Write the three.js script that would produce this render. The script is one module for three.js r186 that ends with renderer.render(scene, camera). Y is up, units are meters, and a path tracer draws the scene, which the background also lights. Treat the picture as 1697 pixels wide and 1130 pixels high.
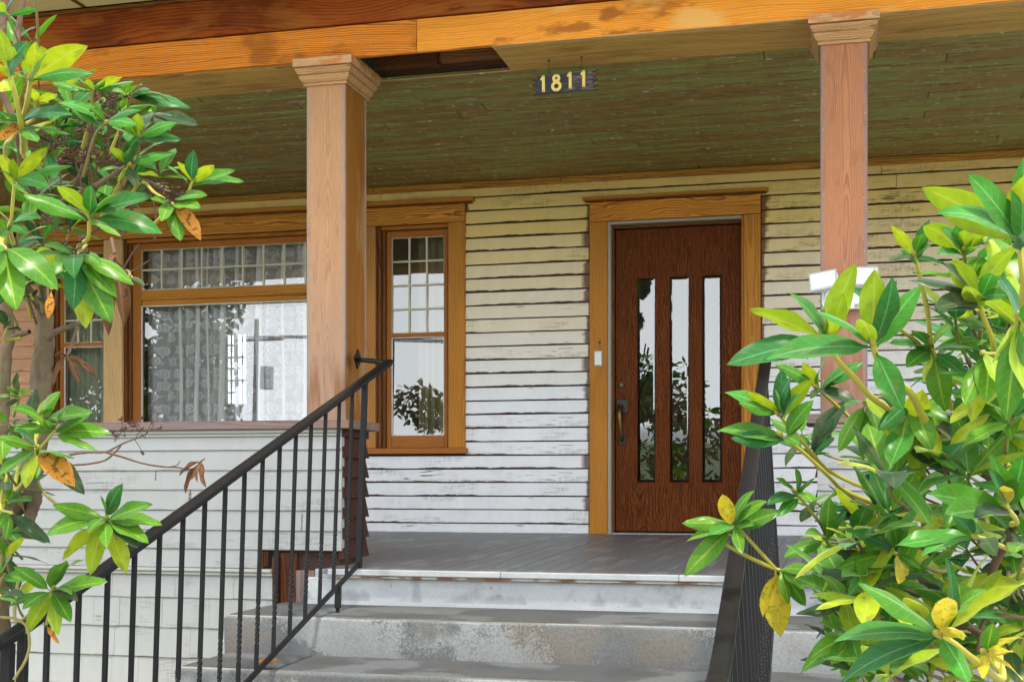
import * as THREE from 'three';
import { mergeGeometries, mergeVertices, toCreasedNormals } from 'three/addons/utils/BufferGeometryUtils.js';
import { RoundedBoxGeometry } from 'three/addons/geometries/RoundedBoxGeometry.js';

// ---------------------------------------------------------------- camera, sky, sun, exposure
const scene = new THREE.Scene();
const EYE = new THREE.Vector3(0, 0.358, 8.9), YAW = Math.atan(550.5 / 2163), F = 2163;
const camera = new THREE.PerspectiveCamera(2 * Math.atan(565 / F) * 180 / Math.PI, 1697 / 1130, 0.05, 400);
camera.position.copy(EYE);
camera.rotation.set(0, YAW, 0);
camera.setViewOffset(1697, 1130, 0, -233, 1697, 1130);
camera.updateProjectionMatrix();
scene.add(camera);

const renderer = new THREE.WebGLRenderer({ antialias: true });
renderer.setSize(1024, 681);
renderer.toneMapping = THREE.LinearToneMapping;
renderer.toneMappingExposure = 3.0;
renderer.shadowMap.enabled = true;

function rng(a) { return () => { a |= 0; a = a + 0x6D2B79F5 | 0; let t = Math.imul(a ^ a >>> 15, 1 | a); t = t + Math.imul(t ^ t >>> 7, 61 | t) ^ t; return ((t ^ t >>> 14) >>> 0) / 4294967296; }; }
const R = rng(1811);
const rr = (a, b) => a + (b - a) * R();
const clamp = (x, a = 0, b = 1) => x < a ? a : x > b ? b : x;
const sst = (a, b, x) => { const t = clamp((x - a) / (b - a)); return t * t * (3 - 2 * t); };
const mix = (a, b, t) => a + (b - a) * t;
const mix3 = (a, b, t) => [mix(a[0], b[0], t), mix(a[1], b[1], t), mix(a[2], b[2], t)];
// value noise on a lattice that wraps after px, py cells
const HT = new Float32Array(65536); { const h = rng(77); for (let i = 0; i < 65536; i++) HT[i] = h(); }
function vn(x, y, px, py, s) {
  const xi = Math.floor(x), yi = Math.floor(y), fx = x - xi, fy = y - yi, u = fx * fx * (3 - 2 * fx), v = fy * fy * (3 - 2 * fy);
  const x0 = ((xi % px) + px) % px, x1 = (x0 + 1) % px, y0 = ((yi % py) + py) % py, y1 = (y0 + 1) % py;
  const g = (a, b) => HT[(a * 374761 + b * 66826 + s * 9973 + a * b * 131) & 65535];
  return mix(mix(g(x0, y0), g(x1, y0), u), mix(g(x0, y1), g(x1, y1), u), v);
}
function fb(u, v, nx, ny, s, oct = 4) { let a = 0, w = 0.5, t = 0; for (let i = 0; i < oct; i++) { a += w * vn(u * nx, v * ny, nx, ny, s + i * 7); t += w; w *= 0.5; nx *= 2; ny *= 2; } return a / t; }
const toS = (c) => Math.round(255 * clamp(c <= 0.0031308 ? c * 12.92 : 1.055 * Math.pow(c, 1 / 2.4) - 0.055));
function tex(w, h, fn, srgb = true) {
  const d = new Uint8Array(w * h * 4);
  for (let j = 0, k = 0; j < h; j++) for (let i = 0; i < w; i++, k += 4) {
    const c = fn((i + 0.5) / w, (j + 0.5) / h);
    d[k] = srgb ? toS(c[0]) : clamp(c[0]) * 255; d[k + 1] = srgb ? toS(c[1]) : clamp(c[1]) * 255; d[k + 2] = srgb ? toS(c[2]) : clamp(c[2]) * 255; d[k + 3] = 255;
  }
  const t = new THREE.DataTexture(d, w, h, THREE.RGBAFormat, THREE.UnsignedByteType);
  t.wrapS = t.wrapT = THREE.RepeatWrapping; t.magFilter = THREE.LinearFilter; t.minFilter = THREE.LinearMipmapLinearFilter; t.generateMipmaps = true;
  if (srgb) t.colorSpace = THREE.SRGBColorSpace;
  t.needsUpdate = true;
  return t;
}
// overcast sky: cloud deck with soft structure, horizon brightened to light the porch
{
  const w = 1024, h = 512, d = new Float32Array(w * h * 4);
  for (let j = 0; j < h; j++) for (let i = 0; i < w; i++) {
    const u = (i + 0.5) / w, v = (j + 0.5) / h, el = (v - 0.5) * Math.PI;
    const cl = fb(u, v, 8, 6, 3, 5), up = Math.max(0, Math.sin(el));
    let l = 1.25 - 0.6 * up + (cl - 0.5) * 0.35;
    if (el < 0) l = 0.5;
    const k = (j * w + i) * 4, b = sst(0.55, 0.3, cl) * 0.12;
    d[k] = l * (0.95 - b); d[k + 1] = l * (1.0 - b * 0.5); d[k + 2] = l * (1.035 + b * 0.3); d[k + 3] = 1;
  }
  const sky = new THREE.DataTexture(d, w, h, THREE.RGBAFormat, THREE.FloatType);
  sky.mapping = THREE.EquirectangularReflectionMapping; sky.magFilter = sky.minFilter = THREE.LinearFilter; sky.needsUpdate = true;
  scene.background = sky; scene.environment = sky; scene.environmentIntensity = 1;
}
const sun = new THREE.DirectionalLight(new THREE.Color(1, 0.93, 0.78), 2.1);
sun.position.set(1.8, 15, 6.9); sun.target.position.set(-1.5, 0.5, 2);
sun.castShadow = true; sun.shadow.radius = 13; sun.shadow.mapSize.set(2048, 2048);
Object.assign(sun.shadow.camera, { left: -12, right: 12, top: 10, bottom: -10, near: 1, far: 50 });
scene.add(sun, sun.target);

// ---------------------------------------------------------------- helpers
const V = (x, y, z) => new THREE.Vector3(x, y, z);
const CF = Math.cos(YAW), SF = Math.sin(YAW);
// a photo pixel at an axial depth d -> a point of the place
function at(px, py, d) { const u = (px - 848.5) / F * d, X = u * CF - d * SF, D = d * CF + u * SF; return V(X, EYE.y + (798 - py) * d / F, EYE.z - D); }
function part(name, geo, mat, parent) { const m = new THREE.Mesh(geo, mat); m.name = name; m.castShadow = m.receiveShadow = true; parent.add(m); return m; }
const used = {};
function numbered(n) { const k = used[n] = (used[n] ?? -1) + 1; return k ? `${n}_${String(k).padStart(3, '0')}` : n; }
function thing(name, label, category, pos = [0, 0, 0], group) { const g = new THREE.Group(); g.name = numbered(name); g.position.set(...pos); g.userData = { label, category }; if (group) g.userData.group = group; scene.add(g); return g; }
function struct(name, geo, mat) { const m = part(numbered(name), geo, mat, scene); m.userData.kind = 'structure'; return m; }
// grain-aligned uv in metres: u along the grain axis
function wuv(geo, axis, su, sv, ou = 0, ov = 0) {
  const g = geo.index ? geo.toNonIndexed() : geo, p = g.attributes.position, uv = new Float32Array(p.count * 2), a = V(), b = V(), c = V(), n = V();
  for (let i = 0; i < p.count; i += 3) {
    a.fromBufferAttribute(p, i); b.fromBufferAttribute(p, i + 1); c.fromBufferAttribute(p, i + 2);
    n.crossVectors(b.clone().sub(a), c.clone().sub(a)); const na = [Math.abs(n.x), Math.abs(n.y), Math.abs(n.z)], m = na.indexOf(Math.max(...na));
    const others = [0, 1, 2].filter((k) => k !== m), k0 = others.includes(axis) ? axis : others[0], k1 = others.find((k) => k !== k0);
    [a, b, c].forEach((q, j) => { const e = [q.x, q.y, q.z]; uv[(i + j) * 2] = e[k0] / su + ou; uv[(i + j) * 2 + 1] = e[k1] / sv + ov + m * 0.31; });
  }
  g.setAttribute('uv', new THREE.BufferAttribute(uv, 2));
  return g;
}
function fromTris(P) { const g = new THREE.BufferGeometry(); g.setAttribute('position', new THREE.Float32BufferAttribute(P, 3)); g.computeVertexNormals(); return g; }
// box with chamfered edges, 44 triangles, minimum corner to maximum corner
function cbox(x0, x1, y0, y1, z0, z1, c = 0.002) {
  const h = [(x1 - x0) / 2, (y1 - y0) / 2, (z1 - z0) / 2], o = V((x0 + x1) / 2, (y0 + y1) / 2, (z0 + z1) / 2), P = [];
  c = Math.min(c, ...h.map((q) => q * 0.45));
  const put = (...pts) => {
    const q = pts.map((e) => V(...e)), ce = V(); q.forEach((e) => ce.add(e));
    const n = q[1].clone().sub(q[0]).cross(q[2].clone().sub(q[0])); if (n.dot(ce) < 0) q.reverse();
    for (let i = 1; i + 1 < q.length; i++) for (const e of [q[0], q[i], q[i + 1]]) P.push(e.x + o.x, e.y + o.y, e.z + o.z);
  };
  const S = [-1, 1];
  for (let a = 0; a < 3; a++) {
    const b = (a + 1) % 3, k = (a + 2) % 3, pt = (va, vb, vk) => { const e = [0, 0, 0]; e[a] = va; e[b] = vb; e[k] = vk; return e; };
    for (const s of S) put(pt(s * h[a], -(h[b] - c), -(h[k] - c)), pt(s * h[a], h[b] - c, -(h[k] - c)), pt(s * h[a], h[b] - c, h[k] - c), pt(s * h[a], -(h[b] - c), h[k] - c));
    for (const s of S) for (const t of S) put(pt(s * h[a], t * (h[b] - c), -(h[k] - c)), pt(s * (h[a] - c), t * h[b], -(h[k] - c)), pt(s * (h[a] - c), t * h[b], h[k] - c), pt(s * h[a], t * (h[b] - c), h[k] - c));
  }
  for (const s of S) for (const t of S) for (const r of S) put([s * h[0], t * (h[1] - c), r * (h[2] - c)], [s * (h[0] - c), t * h[1], r * (h[2] - c)], [s * (h[0] - c), t * (h[1] - c), r * h[2]]);
  return fromTris(P);
}
// a length of timber; su, sv = metres that one wood texture covers
function plank(x0, x1, y0, y1, z0, z1, axis, c = 0.003, su = 2.4, sv = 0.3) { return wuv(cbox(x0, x1, y0, y1, z0, z1, c), axis, su, sv, R(), R()); }
// a prism of the polygon [[a, b], ...] drawn in the plane across x (a = z, b = y)
function prismX(pts, x0, x1) {
  const c = pts.map((p) => new THREE.Vector2(p[0], p[1])), f = THREE.ShapeUtils.triangulateShape(c, []), P = [];
  const cx = pts.reduce((s, p) => s + p[0], 0) / pts.length, cy = pts.reduce((s, p) => s + p[1], 0) / pts.length;
  const tri = (A, B, C, out) => { const n = B.clone().sub(A).cross(C.clone().sub(A)); for (const e of n.dot(out) < 0 ? [A, C, B] : [A, B, C]) P.push(e.x, e.y, e.z); };
  for (const t of f) for (const [x, s] of [[x0, -1], [x1, 1]]) tri(...t.map((i) => V(x, pts[i][1], pts[i][0])), V(s, 0, 0));
  const area = THREE.ShapeUtils.area(c);
  for (let i = 0; i < pts.length; i++) {
    const p = pts[i], q = pts[(i + 1) % pts.length], dx = q[0] - p[0], dy = q[1] - p[1], s = Math.sign(area), out = V(0, -dx * s, dy * s);
    tri(V(x0, p[1], p[0]), V(x1, p[1], p[0]), V(x1, q[1], q[0]), out); tri(V(x0, p[1], p[0]), V(x1, q[1], q[0]), V(x0, q[1], q[0]), out);
  }
  return fromTris(P);
}
function taperTube(pts, r0, r1, seg = 16, rad = 7, bump = 0) {
  const curve = new THREE.CatmullRomCurve3(pts, false, 'centripetal'), g = new THREE.TubeGeometry(curve, seg, 1, rad, false), p = g.attributes.position;
  for (let i = 0; i <= seg; i++) {
    const c = curve.getPointAt(i / seg), r = mix(r0, r1, i / seg);
    for (let j = 0; j <= rad; j++) { const k = i * (rad + 1) + j, b = 1 + bump * (vn(i * 0.7, (j % rad) * 0.9, 997, 97, 5) - 0.5); p.setXYZ(k, c.x + (p.getX(k) - c.x) * r * b, c.y + (p.getY(k) - c.y) * r * b, c.z + (p.getZ(k) - c.z) * r * b); }
  }
  g.computeVertexNormals();
  return g;
}
const rot = (g, x, y, z) => { g.applyMatrix4(new THREE.Matrix4().makeRotationFromEuler(new THREE.Euler(x, y, z))); return g; };

// ---------------------------------------------------------------- materials
// sawn softwood: growth rings cut by the board's face; tiles along and across
function woodTex(o) {
  const { L = 2.4, W = 0.3, w = 1024, h = 256, early, late, ring = 0.007, h0 = 0.03, ha = 0.03, va = 0.05, warp = 0.6, sharp = 0.55, fiber = 0.2, s = 1 } = o;
  const r = rng(s * 131), ph = Array.from({ length: 8 }, () => r() * 6.283), am = Array.from({ length: 8 }, () => 0.4 + r() * 0.6);
  const wave = (u, k) => { let a = 0; for (let i = 1; i <= 3; i++) a += am[(i + k) % 8] / i * Math.sin(6.2832 * i * u + ph[(i + k) % 8]); return a / 1.5; };
  return tex(w, h, (u, v) => {
    const hh = h0 + ha * wave(u, 0), vv = (v - 0.5) * W - va * wave(u, 3);
    const vw = Math.abs(vv) > W / 2 ? W - Math.abs(vv) : vv;
    const d = Math.hypot(vw, hh) / ring + warp * (fb(u, v, 9, 5, s, 3) - 0.5) * 3 + 0.28 * (fb(u, v, 50, 24, s + 3, 2) - 0.5);
    const fr = d - Math.floor(d), id = HT[(Math.floor(d) * 37 + s * 11) & 65535];
    const lt = sst(sharp - 0.3, 0.92, fr) * (1 - sst(0.94, 1, fr)) * (0.55 + 0.45 * id);
    let c = mix3(early, late, lt);
    const f = (vn(u * 60, v * 256, 60, 256, s) - 0.5) * fiber + (vn(u * 14, v * 90, 14, 90, s + 1) - 0.5) * fiber + (fb(u, v, 5, 2, s + 2, 3) - 0.5) * 0.35;
    c = c.map((q) => q * (1 + f));
    for (const b of o.blots ?? []) { const m = sst(b.t - 0.03, b.t + (b.e ?? 0.03) + 0.06, fb(u, v, b.nx, b.ny, s + b.s, 5)) * (b.a ?? 1); if (m > 0) c = mix3(c, b.rel ? b.c.map((q, i) => q * c[i]) : b.c, m); }
    return c;
  });
}
const std = (o) => new THREE.MeshStandardMaterial(o);
function wood(o) { const t = woodTex(o); const m = new THREE.MeshPhysicalMaterial({ map: t, bumpMap: t, bumpScale: o.bump ?? 0.0012, roughness: o.rough ?? 0.62, specularIntensity: o.spec ?? 0.4 }); m.name = o.name ?? 'wood'; return m; }
const tint = (m, r, g, b) => { const c = m.clone(); c.color.setRGB(r, g, b); return c; };
const M = {};
M.redBoard = wood({ early: [0.33, 0.068, 0.006], late: [0.13, 0.022, 0.003], ring: 0.013, h0: 0.08, ha: 0.02, s: 2, blots: [{ t: 0.58, e: 0.15, nx: 5, ny: 2, s: 20, c: [0.35, 0.3, 0.3], rel: 1, a: 0.7 }, { t: 0.62, e: 0.08, nx: 9, ny: 3, s: 24, c: [0.38, 0.13, 0.02], a: 0.5 }] });
M.beamLeft = wood({ early: [0.82, 0.28, 0.03], late: [0.30, 0.065, 0.008], ring: 0.009, h0: 0.035, ha: 0.025, va: 0.05, s: 3, sharp: 0.5, blots: [{ t: 0.64, e: 0.04, nx: 8, ny: 2, s: 30, c: [0.35, 0.3, 0.3], rel: 1, a: 0.6 }] });
M.beamRight = wood({ early: [0.90, 0.36, 0.045], late: [0.66, 0.19, 0.018], ring: 0.009, h0: 0.06, ha: 0.02, s: 4, blots: [{ t: 0.66, e: 0.02, nx: 9, ny: 3, s: 15, c: [0.34, 0.095, 0.016], a: 0.75 }, { t: 0.6, e: 0.1, nx: 6, ny: 2, s: 33, c: [0.90, 0.50, 0.15], a: 0.8 }] });
M.soffit = wood({ early: [0.70, 0.42, 0.11], late: [0.26, 0.12, 0.025], ring: 0.017, h0: 0.02, ha: 0.03, va: 0.06, W: 0.5, s: 5, blots: [{ t: 0.6, e: 0.12, nx: 5, ny: 2, s: 12, c: [0.5, 0.45, 0.4], rel: 1, a: 0.7 }] });
M.casing = wood({ early: [0.50, 0.205, 0.021], late: [0.34, 0.12, 0.013], ring: 0.011, h0: 0.06, ha: 0.015, va: 0.02, s: 6, fiber: 0.15, rough: 0.5, blots: [{ t: 0.62, e: 0.1, nx: 4, ny: 2, s: 9, c: [0.6, 0.5, 0.45], rel: 1, a: 0.6 }] });
M.header = wood({ early: [0.66, 0.27, 0.035], late: [0.13, 0.036, 0.006], ring: 0.014, h0: 0.012, ha: 0.022, va: 0.035, warp: 0.9, s: 7, rough: 0.5 });
M.headerGold = wood({ early: [0.72, 0.295, 0.03], late: [0.28, 0.075, 0.009], ring: 0.015, h0: 0.012, ha: 0.022, va: 0.04, warp: 1.2, s: 8, rough: 0.45 });
M.reveal = wood({ early: [0.21, 0.075, 0.015], late: [0.07, 0.02, 0.006], ring: 0.012, s: 9, rough: 0.55 });
M.sash = wood({ early: [0.42, 0.15, 0.022], late: [0.26, 0.08, 0.012], ring: 0.01, h0: 0.05, ha: 0.01, s: 10, rough: 0.5 });
M.paleWood = wood({ early: [0.66, 0.43, 0.2], late: [0.46, 0.25, 0.09], ring: 0.011, h0: 0.04, ha: 0.02, s: 11 });
M.trim = wood({ early: [0.60, 0.29, 0.05], late: [0.16, 0.05, 0.012], ring: 0.014, h0: 0.012, ha: 0.02, va: 0.03, s: 12, blots: [{ t: 0.6, e: 0.05, nx: 8, ny: 2, s: 9, c: [0.5, 0.42, 0.4], rel: 1, a: 0.6 }] });
M.capital = wood({ early: [0.56, 0.33, 0.15], late: [0.24, 0.09, 0.03], ring: 0.012, h0: 0.01, ha: 0.012, va: 0.03, warp: 1, s: 13 });
M.capitalTop = wood({ early: [0.60, 0.36, 0.2], late: [0.46, 0.24, 0.11], ring: 0.013, h0: 0.05, s: 14, blots: [{ t: 0.58, e: 0.05, nx: 10, ny: 3, s: 9, c: [0.55, 0.17, 0.035], a: 0.7 }] });
M.cap = wood({ early: [0.23, 0.165, 0.15], late: [0.15, 0.10, 0.095], ring: 0.009, h0: 0.05, s: 15, blots: [{ t: 0.6, e: 0.08, nx: 9, ny: 2, s: 9, c: [0.30, 0.17, 0.10], a: 0.8 }] });
M.brownShingle = wood({ early: [0.075, 0.03, 0.02], late: [0.036, 0.014, 0.01], ring: 0.008, h0: 0.05, s: 16, rough: 0.8 });
M.bareSiding = wood({ early: [0.60, 0.33, 0.19], late: [0.38, 0.17, 0.08], ring: 0.012, h0: 0.02, ha: 0.02, s: 17 });
M.raw = wood({ early: [0.26, 0.11, 0.04], late: [0.12, 0.045, 0.016], ring: 0.012, s: 18, rough: 0.85 });
M.darkRaw = tint(M.raw, 0.4, 0.36, 0.34);
M.door = wood({ early: [0.15, 0.037, 0.0045], late: [0.05, 0.011, 0.002], ring: 0.010, h0: 0.018, ha: 0.02, va: 0.05, warp: 0.8, s: 19, fiber: 0.6, rough: 0.55, bump: 0.0008, spec: 0.2, blots: [{ t: 0.64, e: 0.04, nx: 30, ny: 90, s: 11, c: [0.22, 0.085, 0.03], a: 0.35 }] });
M.trunk = (() => { const t = tex(256, 256, (u, v) => { const n = fb(u, v, 8, 12, 40, 5), m = fb(u, v, 20, 5, 44, 3); return mix3(mix3([0.065, 0.04, 0.022], [0.16, 0.11, 0.062], n), [0.11, 0.11, 0.04], sst(0.5, 0.75, m) * 0.7); }); return std({ map: t, bumpMap: t, bumpScale: 0.006, roughness: 0.9 }); })();
// ceiling: old green paint worn along the grain down to brown wood
function ceilTex(s, worn) {
  return tex(1024, 256, (u, v) => {
    const g = fb(u, v, 10, 30, s, 4), st = vn(u * 26, v * 200, 26, 200, s + 5), p = fb(u, v, 6, 10, s + 9, 4);
    let c = mix3([0.225, 0.255, 0.058], [0.32, 0.35, 0.09], g);
    const wv = sst(worn, worn + 0.1, 0.55 * p + 0.3 * g + 0.25 * st);
    c = mix3(c, mix3([0.10, 0.046, 0.008], [0.44, 0.245, 0.058], vn(u * 40, v * 120, 40, 120, s + 2)), wv * 0.9);
    c = c.map((q) => q * (0.85 + 0.3 * vn(u * 14, v * 256, 14, 256, s + 3)));
    const fl = fb(u, v, 46, 34, s + 31, 3); c = mix3(c, [0.62, 0.60, 0.46], sst(0.765, 0.79, fl) * 0.9);
    const ck = vn(u * 22, v * 90, 22, 90, s + 55); c = mix3(c, [0.03, 0.018, 0.01], sst(0.88, 0.94, ck) * 0.85);
    return c;
  });
}
const ceilMats = [ceilTex(60, 0.51), ceilTex(64, 0.475), ceilTex(71, 0.42)].map((t) => std({ map: t, bumpMap: t, bumpScale: 0.0015, roughness: 0.7 }));
// lap siding: rows of the texture are strips, each one board's face, lower edge at the bottom; ends of the strip are worn
const SIDE_L = 4, SIDE_N = 14;
function paintTex(s, dirty, N, wpx, edgeC) {
  return tex(wpx, N * 96, (u, v) => {
    const st = Math.floor(v * N), y = v * N - st, ss = s + st * 13, heavy = dirty * (st / (N - 1));
    const patch = fb(u, y * 0.12 + st / N, 14, 8, ss, 4), vs = vn(u * 520, y * 2.2 + st * 5, 520, 64, ss + 1), vs2 = vn(u * 150, y * 1.5 + st * 5, 150, 64, ss + 2), hs = vn(u * 40, y * 26 + st * 31, 40, 997, ss + 3);
    const b = 0.88 - 0.07 * fb(u, y * 0.2, 50, 4, ss + 4, 3) - 0.04 * vs2;
    let c = [b, b * 0.995, b * 0.985];
    const gr = vn(u * 110, y * 34 + st * 57, 110, 997, ss + 12), gr2 = vn(u * 30, y * 60 + st * 91, 30, 997, ss + 14), worn = sst(0.60 - 0.2 * heavy, 0.80 - 0.16 * heavy, patch) * sst(0.4, 0.8, 0.22 * vs + 0.4 * gr + 0.38 * gr2);
    c = mix3(c, [0.27, 0.22, 0.17], worn * (0.5 + 0.45 * heavy));
    const hw = sst(0.80 - 0.17 * heavy, 0.86 - 0.12 * heavy, fb(u, y * 0.5 + st / N, 24, 10, ss + 8, 4) * 0.75 + hs * 0.25); c = mix3(c, [0.17, 0.10, 0.055], hw * 0.85 * Math.min(1, 0.3 + heavy));
    const e = fb(u, 0.5, 90, 1, ss + 6, 4), e2 = fb(u, 0.3, 12, 1, ss + 7, 3);
    const lo = edgeC.lo + edgeC.v * e * sst(0.35, 0.75, e2) * 2; c = mix3(c, edgeC.c, 1 - sst(lo * 0.8, lo * 1.2 + 0.01, y));
    const hi = edgeC.hi * e2 * 1.4; c = mix3(c, edgeC.c, sst(1 - hi, 1 - hi * 0.5, y) * 0.8);
    const en = Math.min(u, 1 - u) * SIDE_L, ew = edgeC.end * (0.25 + 1.6 * fb(u * 0 + y * 0.7, st / N, 4, 8, ss + 9, 3) * sst(0.3, 0.7, HT[(ss * 7) & 65535]));
    c = mix3(c, mix3(edgeC.c, [0.2, 0.1, 0.06], hs), (1 - sst(ew * 0.4, ew, en + 0.012 * (vs2 - 0.5))) * 0.9);
    return c;
  });
}
const paint = paintTex(100, 0.85, SIDE_N, 2048, { lo: 0.038, v: 0.065, hi: 0.06, end: 0.05, c: [0.065, 0.026, 0.017] });
const paintClean = paintTex(300, 0.35, 4, 1024, { lo: 0.012, v: 0.03, hi: 0.01, end: 0.004, c: [0.42, 0.35, 0.25] });
const bounceTints = Array.from({ length: 7 }, (_, i) => { const t = i / 6; return std({ map: paint, bumpMap: paint, bumpScale: 0.0015, roughness: 0.75, color: new THREE.Color(1.0, mix(1.0, 0.74, t ** 1.2), mix(1.04, 0.27, t ** 1.1)) }); });  // warm bounce light painted into the colour, yellower towards the porch ceiling
M.white = std({ map: paintClean, bumpMap: paintClean, bumpScale: 0.001, roughness: 0.6, color: new THREE.Color(0.44, 0.44, 0.435) });
M.whitePlain = std({ color: new THREE.Color(0.40, 0.39, 0.36), roughness: 0.6 });
M.riserPaint = (() => { const t = tex(1024, 256, (u, v) => { const n = fb(u, v, 12, 6, 201, 5), m = fb(u, v, 30, 3, 207, 4), f = vn(u * 200, v * 30, 200, 30, 9); let c = mix3([0.47, 0.48, 0.49], [0.35, 0.36, 0.38], n); c = mix3(c, [0.19, 0.20, 0.22], sst(0.58, 0.75, m * 0.7 + (1 - v) * 0.25) * 0.5); c = mix3(c, [0.35, 0.17, 0.06], sst(0.8, 0.86, fb(u, v, 40, 8, 218, 3)) * 0.5); return c.map((q) => q * (0.94 + 0.1 * f)); }); return std({ map: t, bumpMap: t, bumpScale: 0.002, roughness: 0.6 }); })();
M.rust = std({ map: tex(512, 64, (u, v) => mix3([0.5, 0.46, 0.40], [0.24, 0.10, 0.03], sst(0.45, 0.65, fb(u, v, 30, 3, 230, 4)))), roughness: 0.8 });
M.putty = std({ color: new THREE.Color(0.66, 0.60, 0.44), roughness: 0.6 });
M.whiteBead = std({ color: new THREE.Color(0.72, 0.71, 0.68), roughness: 0.5 });
M.jambGrey = std({ color: new THREE.Color(0.42, 0.38, 0.31), roughness: 0.5, map: tex(64, 256, (u, v) => { const q = 0.8 + 0.2 * fb(u, v, 4, 20, 250, 4); return [q, q, q]; }) });
M.cream = std({ color: new THREE.Color(0.74, 0.63, 0.33), roughness: 0.75, map: tex(256, 256, (u, v) => { const q = 0.82 + 0.18 * fb(u, v, 12, 30, 255, 4); return [q, q, q * 0.97]; }) });
M.floor = (() => { const t = tex(512, 256, (u, v) => { const n = fb(u, v, 10, 24, 270, 4), st = vn(u * 20, v * 120, 20, 120, 4), sc = fb(u, v, 5, 3, 275, 4); let c = mix3([0.105, 0.107, 0.115], [0.185, 0.187, 0.20], 0.6 * n + 0.4 * st); c = mix3(c, [0.32, 0.325, 0.34], sst(0.55, 0.75, sc) * 0.5); return mix3(c, [0.03, 0.03, 0.035], sst(0.86, 0.93, st) * 0.7); }); return std({ map: t, bumpMap: t, bumpScale: 0.0015, roughness: 0.42 }); })();
M.concrete = (() => {
  const t = tex(1024, 1024, (u, v) => {
    const n = fb(u, v, 10, 10, 280, 6), sp = vn(u * 330, v * 330, 330, 330, 6), big = fb(u, v, 4, 4, 290, 6);
    let c = mix3([0.08, 0.083, 0.086], [0.13, 0.134, 0.137], n); c = mix3(c, [0.25, 0.26, 0.268], sst(0.52, 0.60, big + (sp - 0.5) * 0.08) * 0.6);
    c = mix3(c, [0.07, 0.07, 0.068], sst(0.6, 0.75, fb(u, v, 7, 7, 301, 5)) * 0.7); c = mix3(c, [0.15, 0.11, 0.07], sst(0.66, 0.8, fb(u, v, 5, 9, 311, 4)) * 0.35);
    const pit = sst(0.92, 0.97, sp); return c.map((q) => q * (0.8 + 0.35 * sp) * (1 - 0.6 * pit));
  });
  return std({ map: t, bumpMap: t, bumpScale: 0.004, roughness: 0.9 });
})();
M.tread = tint(M.concrete, 0.42, 0.43, 0.46);
M.iron = new THREE.MeshPhysicalMaterial({ specularIntensity: 0.5, color: new THREE.Color(0.011, 0.011, 0.0125), roughness: 0.42, metalness: 0.1, map: tex(256, 256, (u, v) => { const q = 0.75 + 0.5 * fb(u, v, 14, 14, 320, 4), r = sst(0.7, 0.8, fb(u, v, 9, 40, 325, 4)); return mix3([q, q, q], [3.0, 2.2, 1.2].map((e) => e * 0.33), r); }) });
M.bronze = std({ color: new THREE.Color(0.10, 0.07, 0.03), roughness: 0.35, metalness: 0.9 });
M.brass = std({ color: new THREE.Color(0.13, 0.09, 0.03), roughness: 0.35, metalness: 0.9 });
M.darkMetal = std({ color: new THREE.Color(0.035, 0.028, 0.025), roughness: 0.4, metalness: 0.7 });
M.sheath = std({ color: new THREE.Color(0.045, 0.022, 0.015), roughness: 0.95 });
M.dark = std({ color: new THREE.Color(0.03, 0.022, 0.018), roughness: 0.95 });
M.inner = std({ color: new THREE.Color(0.22, 0.18, 0.14), roughness: 0.9 });
M.glass = new THREE.MeshPhysicalMaterial({ color: 0xffffff, transmission: 1, thickness: 0, roughness: 0.0, ior: 2.33 });
M.plastic = std({ color: new THREE.Color(0.82, 0.82, 0.80), roughness: 0.35 });
M.lens = new THREE.MeshPhysicalMaterial({ color: new THREE.Color(0.70, 0.72, 0.70), roughness: 0.12, clearcoat: 1, clearcoatRoughness: 0.1 });
M.grey = std({ color: new THREE.Color(0.40, 0.41, 0.41), roughness: 0.5 });
// columns: fine upright grain, greyed along the arrises and towards the foot, drip-shaped weathering
function columnMat(s, body, lateC, grey) {
  const L = 1.9, W = 0.24;
  const t = tex(256, 1024, (u, v) => {
    const x = (u - 0.5) * W, wob = 0.02 * (fb(0.5, v, 2, 5, s, 3) - 0.5) + 0.006 * (fb(u, v, 3, 26, s + 2, 3) - 0.5), d = Math.hypot(x - 0.01 + wob, 0.012 + 0.05 * fb(0.3, v, 2, 6, s + 3, 3)) / 0.0075;
    const fr = d - Math.floor(d), lt = sst(0.3, 0.92, fr) * (1 - sst(0.94, 1, fr));
    let c = mix3(body, lateC, lt * 0.8 * (0.4 + 0.6 * fb(u, v, 3, 5, s + 4, 2)));
    c = c.map((q) => q * (0.86 + 0.2 * vn(u * 110, v * 50, 110, 50, s + 5) + 0.14 * (fb(u, v, 4, 12, s + 6, 4) - 0.3)));
    const edge = sst(0.35, 0.5, Math.abs(u - 0.5) + 0.12 * (fb(u, v, 5, 30, s + 7, 4) - 0.5)), foot = sst(0.55, 0.0, v + 0.22 * (fb(u, v, 7, 5, s + 8, 4) - 0.5));
    c = mix3(c, grey, clamp(0.75 * edge + 0.45 * foot));
    const drip = sst(0.1, 0.0, Math.abs(v - 0.085 - 0.06 * (fb(u, 0.5, 12, 1, s + 9, 4) - 0.4))) * sst(0.35, 0.6, fb(u, v, 12, 4, s + 10, 3)); c = mix3(c, [0.22, 0.085, 0.025], drip * 0.8);
    const dk = sst(0.66, 0.74, fb(u, v, 10, 18, s + 14, 4)); c = mix3(c, c.map((q) => q * 0.6), dk * 0.35);
    return c;
  });
  return std({ map: t, bumpMap: t, bumpScale: 0.001, roughness: 0.65 });
}
M.columnLeft = columnMat(400, [0.46, 0.24, 0.118], [0.34, 0.155, 0.062], [0.28, 0.21, 0.18]);
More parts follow.
